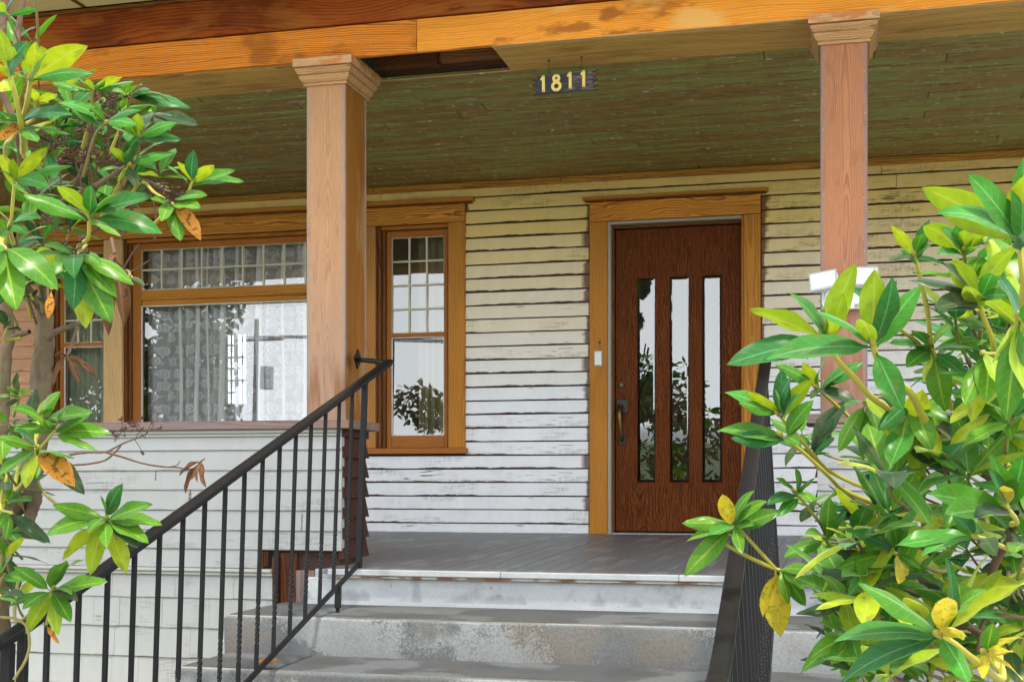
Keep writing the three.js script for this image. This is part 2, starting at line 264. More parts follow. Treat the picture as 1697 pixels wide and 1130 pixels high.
M.columnSide = wood({ early: [0.34, 0.135, 0.022], late: [0.19, 0.06, 0.01], ring: 0.012, h0: 0.02, ha: 0.02, s: 41, blots: [{ t: 0.6, e: 0.06, nx: 6, ny: 3, s: 9, c: [0.42, 0.27, 0.12], a: 0.5 }] });
M.columnRight = columnMat(430, [0.42, 0.165, 0.068], [0.21, 0.062, 0.022], [0.20, 0.155, 0.165]);

// ---------------------------------------------------------------- ground and surroundings
const GY = -1.26;
const grass = std({ map: tex(512, 512, (u, v) => { const n = fb(u, v, 12, 12, 500, 5), f = vn(u * 200, v * 200, 200, 200, 3); return mix3([0.035, 0.06, 0.018], [0.10, 0.13, 0.045], 0.6 * n + 0.4 * f); }), roughness: 0.95 });
struct('ground', wuv(new THREE.PlaneGeometry(300, 300).rotateX(-Math.PI / 2).translate(0, GY - 0.04, 0), 0, 3, 3), grass);
struct('bounce_forecourt', wuv(cbox(-9, 7, GY - 0.1, GY + 0.005, 5.0, 22, 0.01), 2, 1.7, 1.7), tint(M.concrete, 2.3, 2.2, 2.0));  // unseen pale concrete, added to bounce light up into the porch

// ---------------------------------------------------------------- the house
const house = thing('house', 'old timber house front with weathered porch, peeling lap siding and dark front door', 'house');
const WY0 = -0.045, WY1 = 2.47;
{ // front wall: dark sheathing with openings, siding boards on it
  const sh = new THREE.Shape([new THREE.Vector2(-8.6, GY), new THREE.Vector2(3.2, GY), new THREE.Vector2(3.2, 2.9), new THREE.Vector2(-8.6, 2.9)]);
  for (const [a, b, c, d] of [[-5.98, -5.43, 0.6, 2.2], [-5.33, -3.40, 0.6, 2.2], [-3.27, -2.70, 0.6, 2.2], [-1.58, -0.645, -0.02, 2.155]]) sh.holes.push(new THREE.Path([new THREE.Vector2(a, c), new THREE.Vector2(b, c), new THREE.Vector2(b, d), new THREE.Vector2(a, d)]));
  const wall = part('front_wall', new THREE.ExtrudeGeometry(sh, { depth: 0.14, bevelEnabled: false }).translate(0, 0, -0.142), M.sheath, house);
  const E = 0.0961, open = [[-6.075, -2.603, 0.553, 2.345], [-1.708, -0.536, -0.1, 2.292]];
  const board = (x0, x1, y0, strip, mat, anchor, top) => {
    const off = 0.03 + R() * Math.max(0, 0.94 - (x1 - x0) / SIDE_L), h = Math.min(E - rr(0.003, 0.0055), top - y0 - 0.002), t0 = rr(0.0105, 0.0135), g = prismX([[0, y0], [t0 - 0.002, y0], [t0, y0 + 0.002], [0.004, y0 + h], [0, y0 + h]], x0, x1), p = g.attributes.position, nn = g.attributes.normal, uv = new Float32Array(p.count * 2);
    for (let i = 0; i < p.count; i++) {
      const x = p.getX(i), y = (p.getY(i) - y0) / E, fr = nn.getZ(i) > 0.5;
      uv[i * 2] = anchor > 0 ? 1 - (x1 - x) / SIDE_L : anchor < 0 ? (x - x0) / SIDE_L : off + (x - x0) / SIDE_L;
      uv[i * 2 + 1] = (strip + (fr ? clamp(y, 0.01, 0.985) : 0.012)) / SIDE_N;
    }
    g.setAttribute('uv', new THREE.BufferAttribute(uv, 2));
    part('siding_board', g, mat, wall);
  };
  for (let k = -6; k < 21; k++) {
    const y0 = 0.448 + E * k; if (y0 + E < WY0 || y0 > 2.43) continue;
    const ya = Math.max(y0, WY0), top = Math.min(2.445, y0 + E - 0.0015);
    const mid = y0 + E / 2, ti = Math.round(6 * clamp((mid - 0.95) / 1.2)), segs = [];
    let spans = [[-6.08, 3.1]];
    for (const [a, b, c, d] of open) if (mid > c - 0.03 && mid < d + 0.02) spans = spans.flatMap(([p, q]) => b <= p || a >= q ? [[p, q]] : [[p, a], [b, q]].filter(([e, f]) => f - e > 0.03));
    for (const [p, q] of spans) { if (q - p > 3.6) { const n = Math.ceil((q - p) / 3.4); let e = p; for (let i = 1; i <= n; i++) { const f = i === n ? q : p + (q - p) * i / n + rr(-0.25, 0.25); segs.push([e + 0.0015, f - 0.0015]); e = f; } } else if (q - p > 1.6 && R() < 0.6) { const j = rr(p + 0.5, q - 0.5); segs.push([p, j - 0.0015], [j + 0.0015, q]); } else segs.push([p, q]); }
    for (const [p, q] of segs) {
      const right = p > -0.7, heavy = right ? (mid > 1.9 ? [9, 14] : mid > 0.9 ? [6, 12] : [2, 9]) : mid > 0.6 && mid < 1.6 ? [4, 11] : mid < 0.6 ? [4, 11] : [2, 8];
      const an = Math.abs(q + 1.708) < 0.01 ? 1 : Math.abs(p + 0.536) < 0.01 ? -1 : Math.abs(p + 2.603) < 0.01 && R() < 0.4 ? -1 : 0;
      board(p, q, ya, pick(heavy), bounceTints[ti], an, top - 0 > ya ? ya + (top - ya) : top);
    }
    // left end of the wall, stripped to bare wood
    part('siding_board', wuv(prismX([[0, ya], [0.017, ya], [0.018, ya + 0.003], [0.006, top], [0, top]], -8.5, -6.085), 0, 2.4, 0.3, R(), R()), M.bareSiding, wall);
  }
  part('ceiling_trim', plank(-8.5, 3.1, 2.432, 2.478, 0.004, 0.045, 0), M.trim, wall);
  for (const [x0, x1] of [[-8.5, -3.28], [-3.275, -1.9], [-1.895, 3.1]]) part('ceiling_trim', plank(x0, x1, 2.441, 2.470, 0.046, 0.062, 0, 0.006), M.trim, wall);
}
function pick([a, b]) { let k; do k = a + Math.floor(R() * (b - a)); while (k === pick.last); return pick.last = k; }
function pane(w, h, x, y, z, parent, tilt = -0.021) { // a sheet of glass, leaning a little in its old sash
  const p = part('pane', new THREE.PlaneGeometry(w, h), M.glass, parent); p.position.set(x, y, z); p.rotation.x = tilt + rr(-0.001, 0.001); p.rotation.y = rr(-0.002, 0.002); return p;
}
const win = (label) => { const g = new THREE.Group(); g.name = 'window'; g.userData.label = label; house.add(g); return g; };
const wW = win('wide wooden window group with small-paned upper lights beside the front door');
const bar = (name, x0, x1, y0, y1, z0, z1, mat, p = wW, c = 0.003) => part(name, plank(x0, x1, y0, y1, z0, z1, x1 - x0 > y1 - y0 ? 0 : 1, c), mat, p);
// surround
bar('header', -6.1, -2.605, 2.2, 2.327, 0.002, 0.032, M.header);
bar('header_cap', -6.15, -2.55, 2.327, 2.338, 0.002, 0.050, M.reveal);
bar('header_cap', -6.17, -2.535, 2.3385, 2.367, 0.002, 0.066, M.casing);
bar('casing', -2.725, -2.604, 0.598, 2.1985, 0.002, 0.030, M.casing);
bar('casing', -3.40, -3.275, 0.598, 2.1985, 0.002, 0.030, M.paleWood.clone()).material.color.setRGB(0.72, 0.5, 0.28);
bar('casing', -5.475, -5.315, 0.598, 2.1985, 0.002, 0.030, M.paleWood);
bar('casing', -6.07, -5.945, 0.598, 2.1985, 0.002, 0.030, M.paleWood);
bar('sill', -6.1, -2.585, 0.556, 0.596, 0.002, 0.062, M.sash);
function reveals(x0, x1) {
  for (const [a, b] of [[x0, x0 + 0.028], [x1 - 0.028, x1]]) bar('jamb', a, b, 0.60, 2.198, -0.14, -0.002, M.reveal);
  for (const [a, b] of [[x0 + 0.0285, x0 + 0.052], [x1 - 0.052, x1 - 0.0285]]) bar('jamb', a, b, 0.60, 2.17, -0.14, -0.03, M.reveal);
  bar('jamb', x0 + 0.0285, x1 - 0.0285, 2.172, 2.198, -0.14, -0.004, M.sash);
  bar('sill', x0, x1, 0.572, 0.599, -0.14, 0.0, M.reveal);
}
function bead(x0, x1, y0, y1, z, mat = M.whiteBead, t = 0.008) { // thin glazing bead round a glass
  bar('glazing_bead', x0, x1, y1 - t, y1, z, z + 0.012, mat, wW, 0.002); bar('glazing_bead', x0, x1, y0, y0 + t, z, z + 0.012, mat, wW, 0.002);
  bar('glazing_bead', x0, x0 + t, y0 + t, y1 - t, z, z + 0.0115, mat, wW, 0.002); bar('glazing_bead', x1 - t, x1, y0 + t, y1 - t, z, z + 0.0115, mat, wW, 0.002);
}
function lights(x0, x1, y0, y1, nc, nr, z) { // small panes between muntins
  const t = 0.013, wv = (x1 - x0) / nc, hv = (y1 - y0) / nr;
  for (let i = 1; i < nc; i++) bar('muntin', x0 + wv * i - t / 2, x0 + wv * i + t / 2, y0, y1, z - 0.006, z + 0.012, M.putty, wW, 0.004);
  for (let j = 1; j < nr; j++) for (let i = 0; i < nc; i++) bar('muntin', x0 + wv * i + t / 2, x0 + wv * (i + 1) - t / 2, y0 + hv * j - t / 2, y0 + hv * j + t / 2, z - 0.006, z + 0.011, M.putty, wW, 0.004);
  for (let i = 0; i < nc; i++) for (let j = 0; j < nr; j++) pane(wv, hv, x0 + wv * (i + 0.5), y0 + hv * (j + 0.5), z - 0.001, wW, -0.021 + rr(-0.002, 0.002));
  bead(x0 - 0.006, x1 + 0.006, y0 - 0.006, y1 + 0.006, z, M.putty, 0.010);
}
function doubleHung(x0, x1) { // opening x0..x1
  reveals(x0, x1);
  const a = x0 + 0.053, b = x1 - 0.053, gl = a + 0.038, gr = b - 0.03, z = -0.075;
  bar('sash', a, gl, 0.60, 2.17, z - 0.02, z + 0.022, M.sash); bar('sash', gr, b, 0.60, 2.17, z - 0.02, z + 0.022, M.sash);
  bar('sash', gl, gr, 2.122, 2.17, z - 0.02, z + 0.021, M.sash); bar('sash', gl, gr, 0.60, 0.69, z - 0.02, z + 0.021, M.sash); bar('sash', gl, gr, 1.40, 1.432, z - 0.02, z + 0.021, M.sash);
  lights(gl, gr, 1.432, 2.122, 3, 4, z + 0.004);
  pane(gr - gl, 0.715, (gl + gr) / 2, 1.046, z, wW); bead(gl - 0.002, gr + 0.002, 0.688, 1.402, z + 0.006);
}
doubleHung(-3.272, -2.70); doubleHung(-5.96, -5.44);
{ // centre light
  reveals(-5.325, -3.398);
  const a = -5.272, b = -3.452, gl = -5.20, gr = -3.52, z = -0.07;
  bar('sash', a, gl, 0.60, 2.17, z - 0.02, z + 0.022, M.sash); bar('sash', gr, b, 0.60, 2.17, z - 0.02, z + 0.022, M.sash);
  bar('sash', gl, gr, 2.122, 2.17, z - 0.02, z + 0.021, M.sash); bar('sash', gl, gr, 0.60, 0.68, z - 0.02, z + 0.021, M.sash);
  bar('sash', gl, gr, 1.74, 1.815, z - 0.02, z + 0.021, M.casing); bar('sash', gl, gr, 1.695, 1.738, z - 0.02, z + 0.014, M.casing);
  lights(gl, gr, 1.817, 2.122, 10, 2, z + 0.004);
  pane(gr - gl, 1.02, (gl + gr) / 2, 1.187, z, wW); bead(gl - 0.002, gr + 0.002, 0.678, 1.697, z + 0.006);
}
{ // front door
  const dr = new THREE.Group(); dr.name = 'front_door'; dr.userData.label = 'dark stained door with three tall narrow bevelled panes'; house.add(dr);
  const b = (n, x0, x1, y0, y1, z0, z1, m, c) => bar(n, x0, x1, y0, y1, z0, z1, m, dr, c);
  b('casing', -1.704, -1.582, -0.02, 2.15, 0.002, 0.030, M.casing); b('casing', -0.652, -0.540, -0.02, 2.15, 0.002, 0.030, M.casing);
  b('header', -1.704, -0.540, 2.152, 2.284, 0.002, 0.032, M.headerGold); b('header_cap', -1.735, -0.50, 2.286, 2.297, 0.002, 0.05, M.reveal); b('header_cap', -1.75, -0.488, 2.2975, 2.318, 0.002, 0.064, M.casing);
  b('jamb', -1.582, -1.560, -0.012, 2.15, -0.14, 0.012, M.jambGrey); b('jamb', -1.5595, -1.546, -0.012, 2.128, -0.14, -0.045, M.reveal);
  b('jamb', -0.668, -0.6525, -0.012, 2.15, -0.14, 0.012, M.casing); b('jamb', -1.5595, -0.6685, 2.130, 2.15, -0.14, 0.012, M.jambGrey); b('jamb', -1.545, -0.6685, 2.112, 2.129, -0.14, -0.045, M.reveal);
  b('threshold', -1.58, -0.652, -0.018, 0.004, -0.14, 0.055, M.grey);
  const sh = new THREE.Shape([V(-1.542, 0.012), V(-0.672, 0.012), V(-0.672, 2.108), V(-1.542, 2.108)].map((p) => new THREE.Vector2(p.x, p.y)));
  const gl = [[-1.394, -1.260], [-1.168, -1.027], [-0.945, -0.802]];
  for (const [x0, x1] of gl) sh.holes.push(new THREE.Path([[x0, 0.35], [x1, 0.35], [x1, 1.77], [x0, 1.77]].map((p) => new THREE.Vector2(...p))));
  const leaf = new THREE.ExtrudeGeometry(sh, { depth: 0.036, bevelEnabled: true, bevelThickness: 0.004, bevelSize: -0.0001, bevelOffset: -0.003, bevelSegments: 1 }).translate(0, 0, -0.124);
  part('door_leaf', wuv(leaf, 1, 1.3, 0.55, 0.1, 0.3), M.door, dr);
  for (const [x0, x1] of gl) { // bevelled plate: four sloping margins round a flat field
    const B = 0.021, o = [[x0, 0.35], [x1, 0.35], [x1, 1.77], [x0, 1.77]].map(([x, y]) => V(x, y, -0.110)), q = [[x0 + B, 0.35 + B], [x1 - B, 0.35 + B], [x1 - B, 1.77 - B], [x0 + B, 1.77 - B]].map(([x, y]) => V(x, y, -0.1055)), P = [];
    const add = (...l) => l.forEach((e) => P.push(e.x, e.y, e.z - (1.06 - e.y) * 0.021));
    for (let i = 0; i < 4; i++) { const j = (i + 1) % 4; add(o[i], o[j], q[j], o[i], q[j], q[i]); } add(q[0], q[1], q[2], q[0], q[2], q[3]);
    const g = fromTris(P); part('pane', g, M.glass, dr);
    for (const [a0, a1, b0, b1] of [[x0 - 0.004, x0 + 0.005, 0.348, 1.772], [x1 - 0.005, x1 + 0.004, 0.348, 1.772], [x0 + 0.005, x1 - 0.005, 0.346, 0.354], [x0 + 0.005, x1 - 0.005, 1.766, 1.774]]) b('glass_stop', a0, a1, b0, b1, -0.101, -0.081, M.door, 0.003);
  }
  // latch set
  const hx = -1.494;
  part('latch_plate', new RoundedBoxGeometry(0.078, 0.098, 0.012, 2, 0.004).translate(hx, 0.882, -0.080), M.darkMetal, dr);
  part('latch_plate', new RoundedBoxGeometry(0.050, 0.06, 0.012, 2, 0.004).translate(hx, 0.640, -0.080), M.darkMetal, dr);
  const hd = part('handle', taperTube([V(hx - 0.008, 0.872, -0.078), V(hx - 0.012, 0.862, -0.045), V(hx - 0.012, 0.825, -0.028), V(hx - 0.008, 0.76, -0.026), V(hx - 0.003, 0.69, -0.034), V(hx, 0.645, -0.05), V(hx, 0.64, -0.078)], 0.0185, 0.009, 26, 12), M.brass, dr);
  const c = mergeGeometries([new THREE.SphereGeometry(0.02, 14, 10).scale(1.0, 0.55, 1.1).translate(hx - 0.010, 0.885, -0.060)]); part('thumb_latch', c, M.bronze, dr);
  part('deadbolt', new THREE.CylinderGeometry(0.019, 0.021, 0.014, 24).rotateX(Math.PI / 2).translate(-1.497, 1.03, -0.078), M.darkMetal, dr);
  part('deadbolt', new THREE.CylinderGeometry(0.011, 0.011, 0.006, 18).rotateX(Math.PI / 2).translate(-1.497, 1.03, -0.069), M.bronze, dr);
  part('screw_hole', new THREE.CylinderGeometry(0.008, 0.008, 0.006, 12).rotateX(Math.PI / 2).translate(-1.632, 1.318, 0.029), M.dark, dr);
}
{ // rooms behind the glass
  const rm = (n, ...a) => part(n, cbox(...a, 0.005), M.inner, house);
  const bk = new THREE.Shape([[-7.6, GY], [3.2, GY], [3.2, 2.9], [-7.6, 2.9]].map((p) => new THREE.Vector2(...p))); bk.holes.push(new THREE.Path([[-6.50, 1.2], [-6.24, 1.2], [-6.24, 1.95], [-6.50, 1.95]].map((p) => new THREE.Vector2(...p))));
  part('rear_wall', new THREE.ExtrudeGeometry(bk, { depth: 0.1, bevelEnabled: false }).translate(0, 0, -4.1), M.inner, house);
  for (const x of [-6.435, -6.37, -6.305]) part('muntin', plank(x - 0.008, x + 0.008, 1.2, 1.95, -4.06, -4.04, 1), M.whiteBead, house);
  for (const y of [1.32, 1.45, 1.58, 1.7, 1.83]) part('muntin', plank(-6.50, -6.24, y - 0.008, y + 0.008, -4.038, -4.02, 0), M.whiteBead, house);
  rm('side_wall', -7.7, -7.6, GY, 2.9, -4.1, -0.145); rm('side_wall', 3.2, 3.3, GY, 2.9, -4.1, -0.145); rm('inner_wall', -2.25, -2.15, -0.1, 2.7, -3.98, -0.145);
  rm('inner_floor', -7.6, 3.2, -0.12, -0.03, -3.99, -0.145); rm('inner_ceiling', -7.6, 3.2, 2.7, 2.8, -3.99, -0.145);
}
// ---- porch ceiling
{
  const base = part('porch_ceiling', cbox(-8.6, 3.2, 2.50, 2.54, 0.01, 2.385), M.sheath, house), N = 18, bw = (2.385 - 0.063) / N;
  for (let k = 0; k < N; k++) {
    const z0 = 0.063 + k * bw, cuts = [-8.5]; let x = -8.5 + rr(0.8, 3.5); while (x < 2.2) { cuts.push(x); x += rr(2.6, 4.6); } cuts.push(3.1);
    for (let i = 0; i + 1 < cuts.length; i++) {
      const cx = (cuts[i] + cuts[i + 1]) / 2, worn = (cx < -3.6 ? 0.55 : 0.12) + (k < 3 ? 0.45 : 0) + (R() < 0.2 ? 0.35 : 0);
      const dy = rr(-0.0012, 0.0012);
      part('ceiling_board', plank(cuts[i] + 0.001, cuts[i + 1] - 0.001, 2.470 + dy, 2.498, z0 + 0.005, z0 + bw - 0.005, 0, 0.009, 2.2, 0.33), ceilMats[R() < worn ? 2 : R() < 0.5 ? 0 : 1], base);
    }
  }
}
// ---- beam over the columns
{
  const bm = new THREE.Group(); bm.name = 'porch_beam'; house.add(bm);
  const b = (n, m, ...a) => part(n, plank(...a), m, bm);
  b('fascia_board', M.beamLeft, -8.5, -2.0345, 2.466, 2.628, 2.782, 2.81, 0);
  b('fascia_board', M.beamRight, -2.0335, 3.1, 2.466, 2.628, 2.782, 2.809, 0);
  b('fascia_board', M.redBoard, -8.5, -0.4, 2.633, 2.818, 2.782, 2.820, 0);
  b('fascia_board', M.redBoard, -0.398, 3.1, 2.633, 2.818, 2.782, 2.819, 0);
  b('fascia_trim', M.reveal, -8.5, 3.1, 2.8185, 2.836, 2.782, 2.835, 0);
  part('soffit_board', plank(-8.5, -2.362, 2.468, 2.487, 2.392, 2.781, 0, 0.003, 2.4, 0.5), M.soffit, bm);
  part('soffit_board', plank(-1.658, 3.1, 2.468, 2.487, 2.392, 2.781, 0, 0.003, 2.4, 0.5), M.soffit, bm);
  part('edge_strip', plank(-1.655, 3.1, 2.464, 2.4675, 2.760, 2.806, 0, 0.001), M.paleWood, bm);
  part('edge_strip', cbox(-2.362, -1.655, 2.474, 2.4765, 2.383, 2.391, 0.001), M.cream, bm);
  b('inner_board', M.darkRaw, -8.5, 3.1, 2.51, 2.80, 2.395, 2.43, 0); b('inner_board', M.darkRaw, -2.6, -2.02, 2.50, 2.60, 2.47, 2.52, 0); b('inner_board', M.raw, -2.02, -1.4, 2.52, 2.62, 2.44, 2.49, 0);
  b('inner_board', M.darkRaw, -2.7, -1.3, 2.56, 2.66, 2.56, 2.61, 0); b('inner_board', M.dark, -2.7, -1.3, 2.66, 2.70, 2.43, 2.78, 0); b('inner_board', M.dark, -2.40, -2.363, 2.489, 2.66, 2.43, 2.781, 2);
  b('inner_board', M.dark, -1.657, -1.62, 2.489, 2.66, 2.43, 2.781, 2);
  // eave boards running out over the beam, lengthened unseen to shade the parapet
  for (const [z0, z1] of [[2.84, 3.0], [3.002, 3.16], [3.162, 3.32], [3.322, 3.48], [3.482, 3.64], [3.642, 3.80], [3.802, 4.0]]) part('eave_board', plank(-8.5, 3.1, 2.838, 2.858, z0, z1, 0, 0.002, 1.5, 0.4), M.cream, bm);
  part('eave_board', plank(-3.86, -3.835, 2.833, 2.8375, 2.85, 3.5, 2, 0.001, 1.5, 0.4), M.reveal, bm).rotation.set(0, 0, 0);
}
part('roof', prismX([[4.02, 2.84], [4.04, 2.88], [-2.4, 4.3], [-4.2, 3.7], [-4.2, 2.95], [2.78, 2.95], [2.78, 2.862]], -8.9, 3.5), std({ color: new THREE.Color(0.08, 0.075, 0.07), roughness: 0.9, map: null }), house);
// ---- columns
function column(cx, mat, label) {
  const g = new THREE.Group(); g.name = 'porch_column'; g.userData.label = label; house.add(g);
  const w = 0.207, z1 = 2.808, z0 = 2.508, y0 = 0.663, y1 = 2.345;
  for (const [za, zb] of [[z1 - 0.02, z1], [z0, z0 + 0.02]]) { // front and rear boards
    const s = cbox(cx - w / 2, cx + w / 2, y0, y1, za, zb, 0.003), p = s.attributes.position, uv = new Float32Array(p.count * 2);
    for (let i = 0; i < p.count; i++) { uv[i * 2] = 0.5 + (p.getX(i) - cx) / 0.215; uv[i * 2 + 1] = (p.getY(i) - y0) / 1.9 + 0.005; }
    s.setAttribute('uv', new THREE.BufferAttribute(uv, 2)); part('shaft_board', s, mat, g);
  }
  for (const k of [-1, 1]) part('shaft_board', plank(Math.min(cx + k * w / 2 - k * 0.0015, cx + k * (w / 2 - 0.02)), Math.max(cx + k * w / 2 - k * 0.0015, cx + k * (w / 2 - 0.02)), y0, y1, z0 + 0.0205, z1 - 0.0205, 1, 0.002, 2.4, 0.34), M.columnSide, g);
  // capital: abacus over a cove-and-fillet moulding that narrows to the shaft
  const zc = (z0 + z1) / 2, hz = (z1 - z0) / 2;
  const ring = (lv) => { // lv: [overhang, y] from the top down
    const P = []; const q = (o, y) => [V(cx - w / 2 - o, y, zc - hz - o), V(cx + w / 2 + o, y, zc - hz - o), V(cx + w / 2 + o, y, zc + hz + o), V(cx - w / 2 - o, y, zc + hz + o)];
    for (let i = 0; i + 1 < lv.length; i++) { const a = q(...lv[i]), b = q(...lv[i + 1]); for (let k = 0; k < 4; k++) { const j = (k + 1) % 4; for (const e of [a[k], a[j], b[j], a[k], b[j], b[k]]) P.push(e.x, e.y, e.z); } }
    const a = q(...lv[0]), b = q(...lv[lv.length - 1]); for (const e of [a[0], a[3], a[2], a[0], a[2], a[1], b[0], b[1], b[2], b[0], b[2], b[3]]) P.push(e.x, e.y, e.z);
    return wuv(fromTris(P), 0, 1.1, 0.16, R(), R());
  };
  part('abacus', ring([[0.052, 2.4655], [0.053, 2.464], [0.053, 2.427], [0.051, 2.4255]]), M.capitalTop, g);
  part('capital', ring([[0.034, 2.4252], [0.034, 2.4205], [0.045, 2.420], [0.044, 2.410], [0.033, 2.393], [0.024, 2.3885], [0.024, 2.385], [0.030, 2.3845], [0.030, 2.379], [0.022, 2.364], [0.013, 2.354], [0.007, 2.3535], [0.007, 2.350], [0.012, 2.3495], [0.012, 2.338], [0.001, 2.337]]), M.capital, g);
  for (const s2 of [-1, 1]) for (let k = 0; k < 6; k++) part('nail_head', new THREE.CylinderGeometry(0.0024, 0.0024, 0.003, 8).rotateX(Math.PI / 2).translate(cx + s2 * (w / 2 - 0.014) + rr(-0.003, 0.003), 2.24 - k * 0.28 + rr(-0.06, 0.06), z1 + 0.0005), M.grey, g);
}
column(-2.512, M.columnLeft, 'left porch column, pinkish bare timber, beside the steps');
column(0.0005, M.columnRight, 'right porch column carrying the floodlight');
// ---- parapets under the columns
const PZ = 2.85;
function lap(n, x0, x1, y0, h, z, mat, parent, strip) {
  const g = prismX([[z - 0.03, y0], [z + 0.011, y0], [z + 0.0125, y0 + 0.002], [z + 0.002, y0 + h], [z - 0.03, y0 + h]], x0, x1), p = g.attributes.position, nn = g.attributes.normal, uv = new Float32Array(p.count * 2), o = R();
  for (let i = 0; i < p.count; i++) { uv[i * 2] = p.getX(i) / SIDE_L + o; uv[i * 2 + 1] = (strip + (nn.getZ(i) > 0.5 ? clamp((p.getY(i) - y0) / h, 0.02, 0.98) : 0.1)) / 4; }
  g.setAttribute('uv', new THREE.BufferAttribute(uv, 2)); return part(n, g, mat, parent);
}
function parapet(x0, x1, left) {
  const core = part('porch_parapet', cbox(x0 + 0.02, x1 - 0.02, GY, 0.617, 2.53, PZ - 0.03), M.sheath, house), e = left ? x1 : x0, s = left ? 1 : -1;
  part('parapet_cap', plank(left ? x0 : x0 - 0.055, left ? x1 + 0.055 : x1, 0.619, 0.662, 2.46, 2.905, 0, 0.004), M.cap, core);
  part('parapet_trim', wuv(cbox(x0, x1, 0.600, 0.6185, PZ - 0.02, PZ + 0.030, 0.006), 0, 4, 0.4), M.whitePlain, core); part('parapet_trim', wuv(cbox(x0, x1, 0.585, 0.599, PZ - 0.02, PZ + 0.018, 0.006), 0, 4, 0.4), M.whitePlain, core);
  const edges = [0.516, 0.414, 0.316, 0.212, 0.111, 0.015, -0.08];
  edges.forEach((y, k) => { const top = k ? edges[k - 1] - 0.001 : 0.584; const xe = left && k === 6 ? -2.85 : x1; lap('siding_board', x0, xe, y, top - y, PZ, M.white, core, k % 4); });
  part('water_table', wuv(cbox(x0, left ? -2.775 : x1, -0.098, -0.081, PZ - 0.03, PZ + 0.040, 0.006), 0, 4, 0.4), M.whitePlain, core); part('water_table', wuv(cbox(x0, left ? -2.775 : x1, -0.117, -0.0985, PZ - 0.03, PZ + 0.026, 0.006), 0, 4, 0.4), M.whitePlain, core);
  // white shingle courses below, each shingle by itself
  for (let k = 0; k < 7; k++) { const y0 = -0.235 - 0.153 * k, y1 = k ? y0 + 0.152 : -0.118; let x = x0 + rr(0, 0.08); while (x < (left ? -2.78 : x1) - 0.02) { const w = Math.min(rr(0.11, 0.23), (left ? -2.775 : x1) - x); lap('shingle', x, x + w - 0.0012, y0 + rr(-0.002, 0.002), y1 - y0, PZ + 0.004 + k * 0.004 + rr(-0.001, 0.001), M.white, core, Math.floor(R() * 4)); x += w; } }
  // end face: brown shingles, flared at the butts
  for (let k = 0; k < 6; k++) { const y0 = 0.478 - 0.101 * k, z0 = 2.508, zm = rr(2.64, 2.72), P = (za, zb) => prismX([[0, y0], [0.030, y0 + rr(-0.002, 0.002)], [0.008, y0 + 0.1005], [0, y0 + 0.1005]], 0, zb - za).rotateY(0);
    for (const [za, zb] of [[z0 - 0.006, zm], [zm + 0.003, PZ - 0.002]]) { const g = P(za, zb); // local: x along length, z outward -> turn so that length runs along z
      g.applyMatrix4(new THREE.Matrix4().makeBasis(V(0, 0, left ? -1 : 1), V(0, 1, 0), V(s, 0, 0))); g.translate(e - s * 0.018, 0, left ? zb : za); part('shingle', wuv(g, 1, 0.8, 0.3, R(), R()), M.brownShingle, core); } }
  part('end_board', plank(Math.min(e - s * 0.02, e + s * 0.012), Math.max(e - s * 0.02, e + s * 0.012), 0.579, 0.618, 2.505, PZ, 2), M.brownShingle, core);
}
parapet(-7.6, -2.408, true); parapet(-0.115, 3.1, false);
// rot hole at the foot of the left parapet: studs and old boards show
{
  const g = new THREE.Group(); g.name = 'rot_hole'; house.add(g); const b = (n, m, ...a) => part(n, plank(...a), m, g);
  b('stud', tint(M.raw, 0.42, 0.32, 0.3), -2.745, -2.655, -0.30, 0.0, 2.79, 2.838, 1); b('stud', M.darkRaw, -2.775, -2.752, -0.32, -0.02, 2.80, 2.87, 1); b('backing_board', M.darkRaw, -2.85, -2.41, -0.075, 0.012, 2.70, 2.815, 0);
  b('patch_board', M.cap, -2.652, -2.55, -0.30, -0.085, 2.83, 2.858, 1); part('patch_board', plank(-2.548, -2.40, -0.30, -0.075, 2.83, 2.862, 1), M.riserPaint, g);
  for (let i = 0; i < 5; i++) b('splinter', M.darkRaw, -2.86 + i * 0.012, -2.855 + i * 0.013, -0.078 + rr(0, 0.03), 0.008, PZ - 0.005, PZ + 0.006, 1);
}
// ---- porch floor
{
  const slope = Math.atan(0.062 / 3.0), fl = part('porch_floor', cbox(-8.0, 3.1, -0.20, -0.10, 0.02, 2.8), M.dark, house);
  for (let x = -4.10; x < 1.6; x += 0.083) {
    const g = plank(x, x + 0.0812, -0.026, rr(-0.0012, 0.0006), 0.01, x < -2.47 ? 2.52 : 3.02, 2, 0.0025, 1.6, 0.35); g.rotateX(slope); part('floor_board', g, M.floor, fl);
  }
  const b = (n, m, ...a) => part(n, wuv(cbox(...a, 0.004), 0, 2.2, 0.3, R(), 0.1), m, fl);
  for (const [x0, x1] of [[-2.41, -1.55], [-1.5485, -0.72], [-0.7185, 0.12], [0.1215, 1.5]]) b('edge_nosing', M.riserPaint, x0, x1, -0.092, -0.0625, 3.012, 3.036);
  b('rusty_drip_strip', M.rust, -2.40, 1.5, -0.106, -0.0925, 2.99, 3.022); b('riser_board', M.riserPaint, -2.54, 1.5, -0.34, -0.1065, 2.965, 2.995);
}

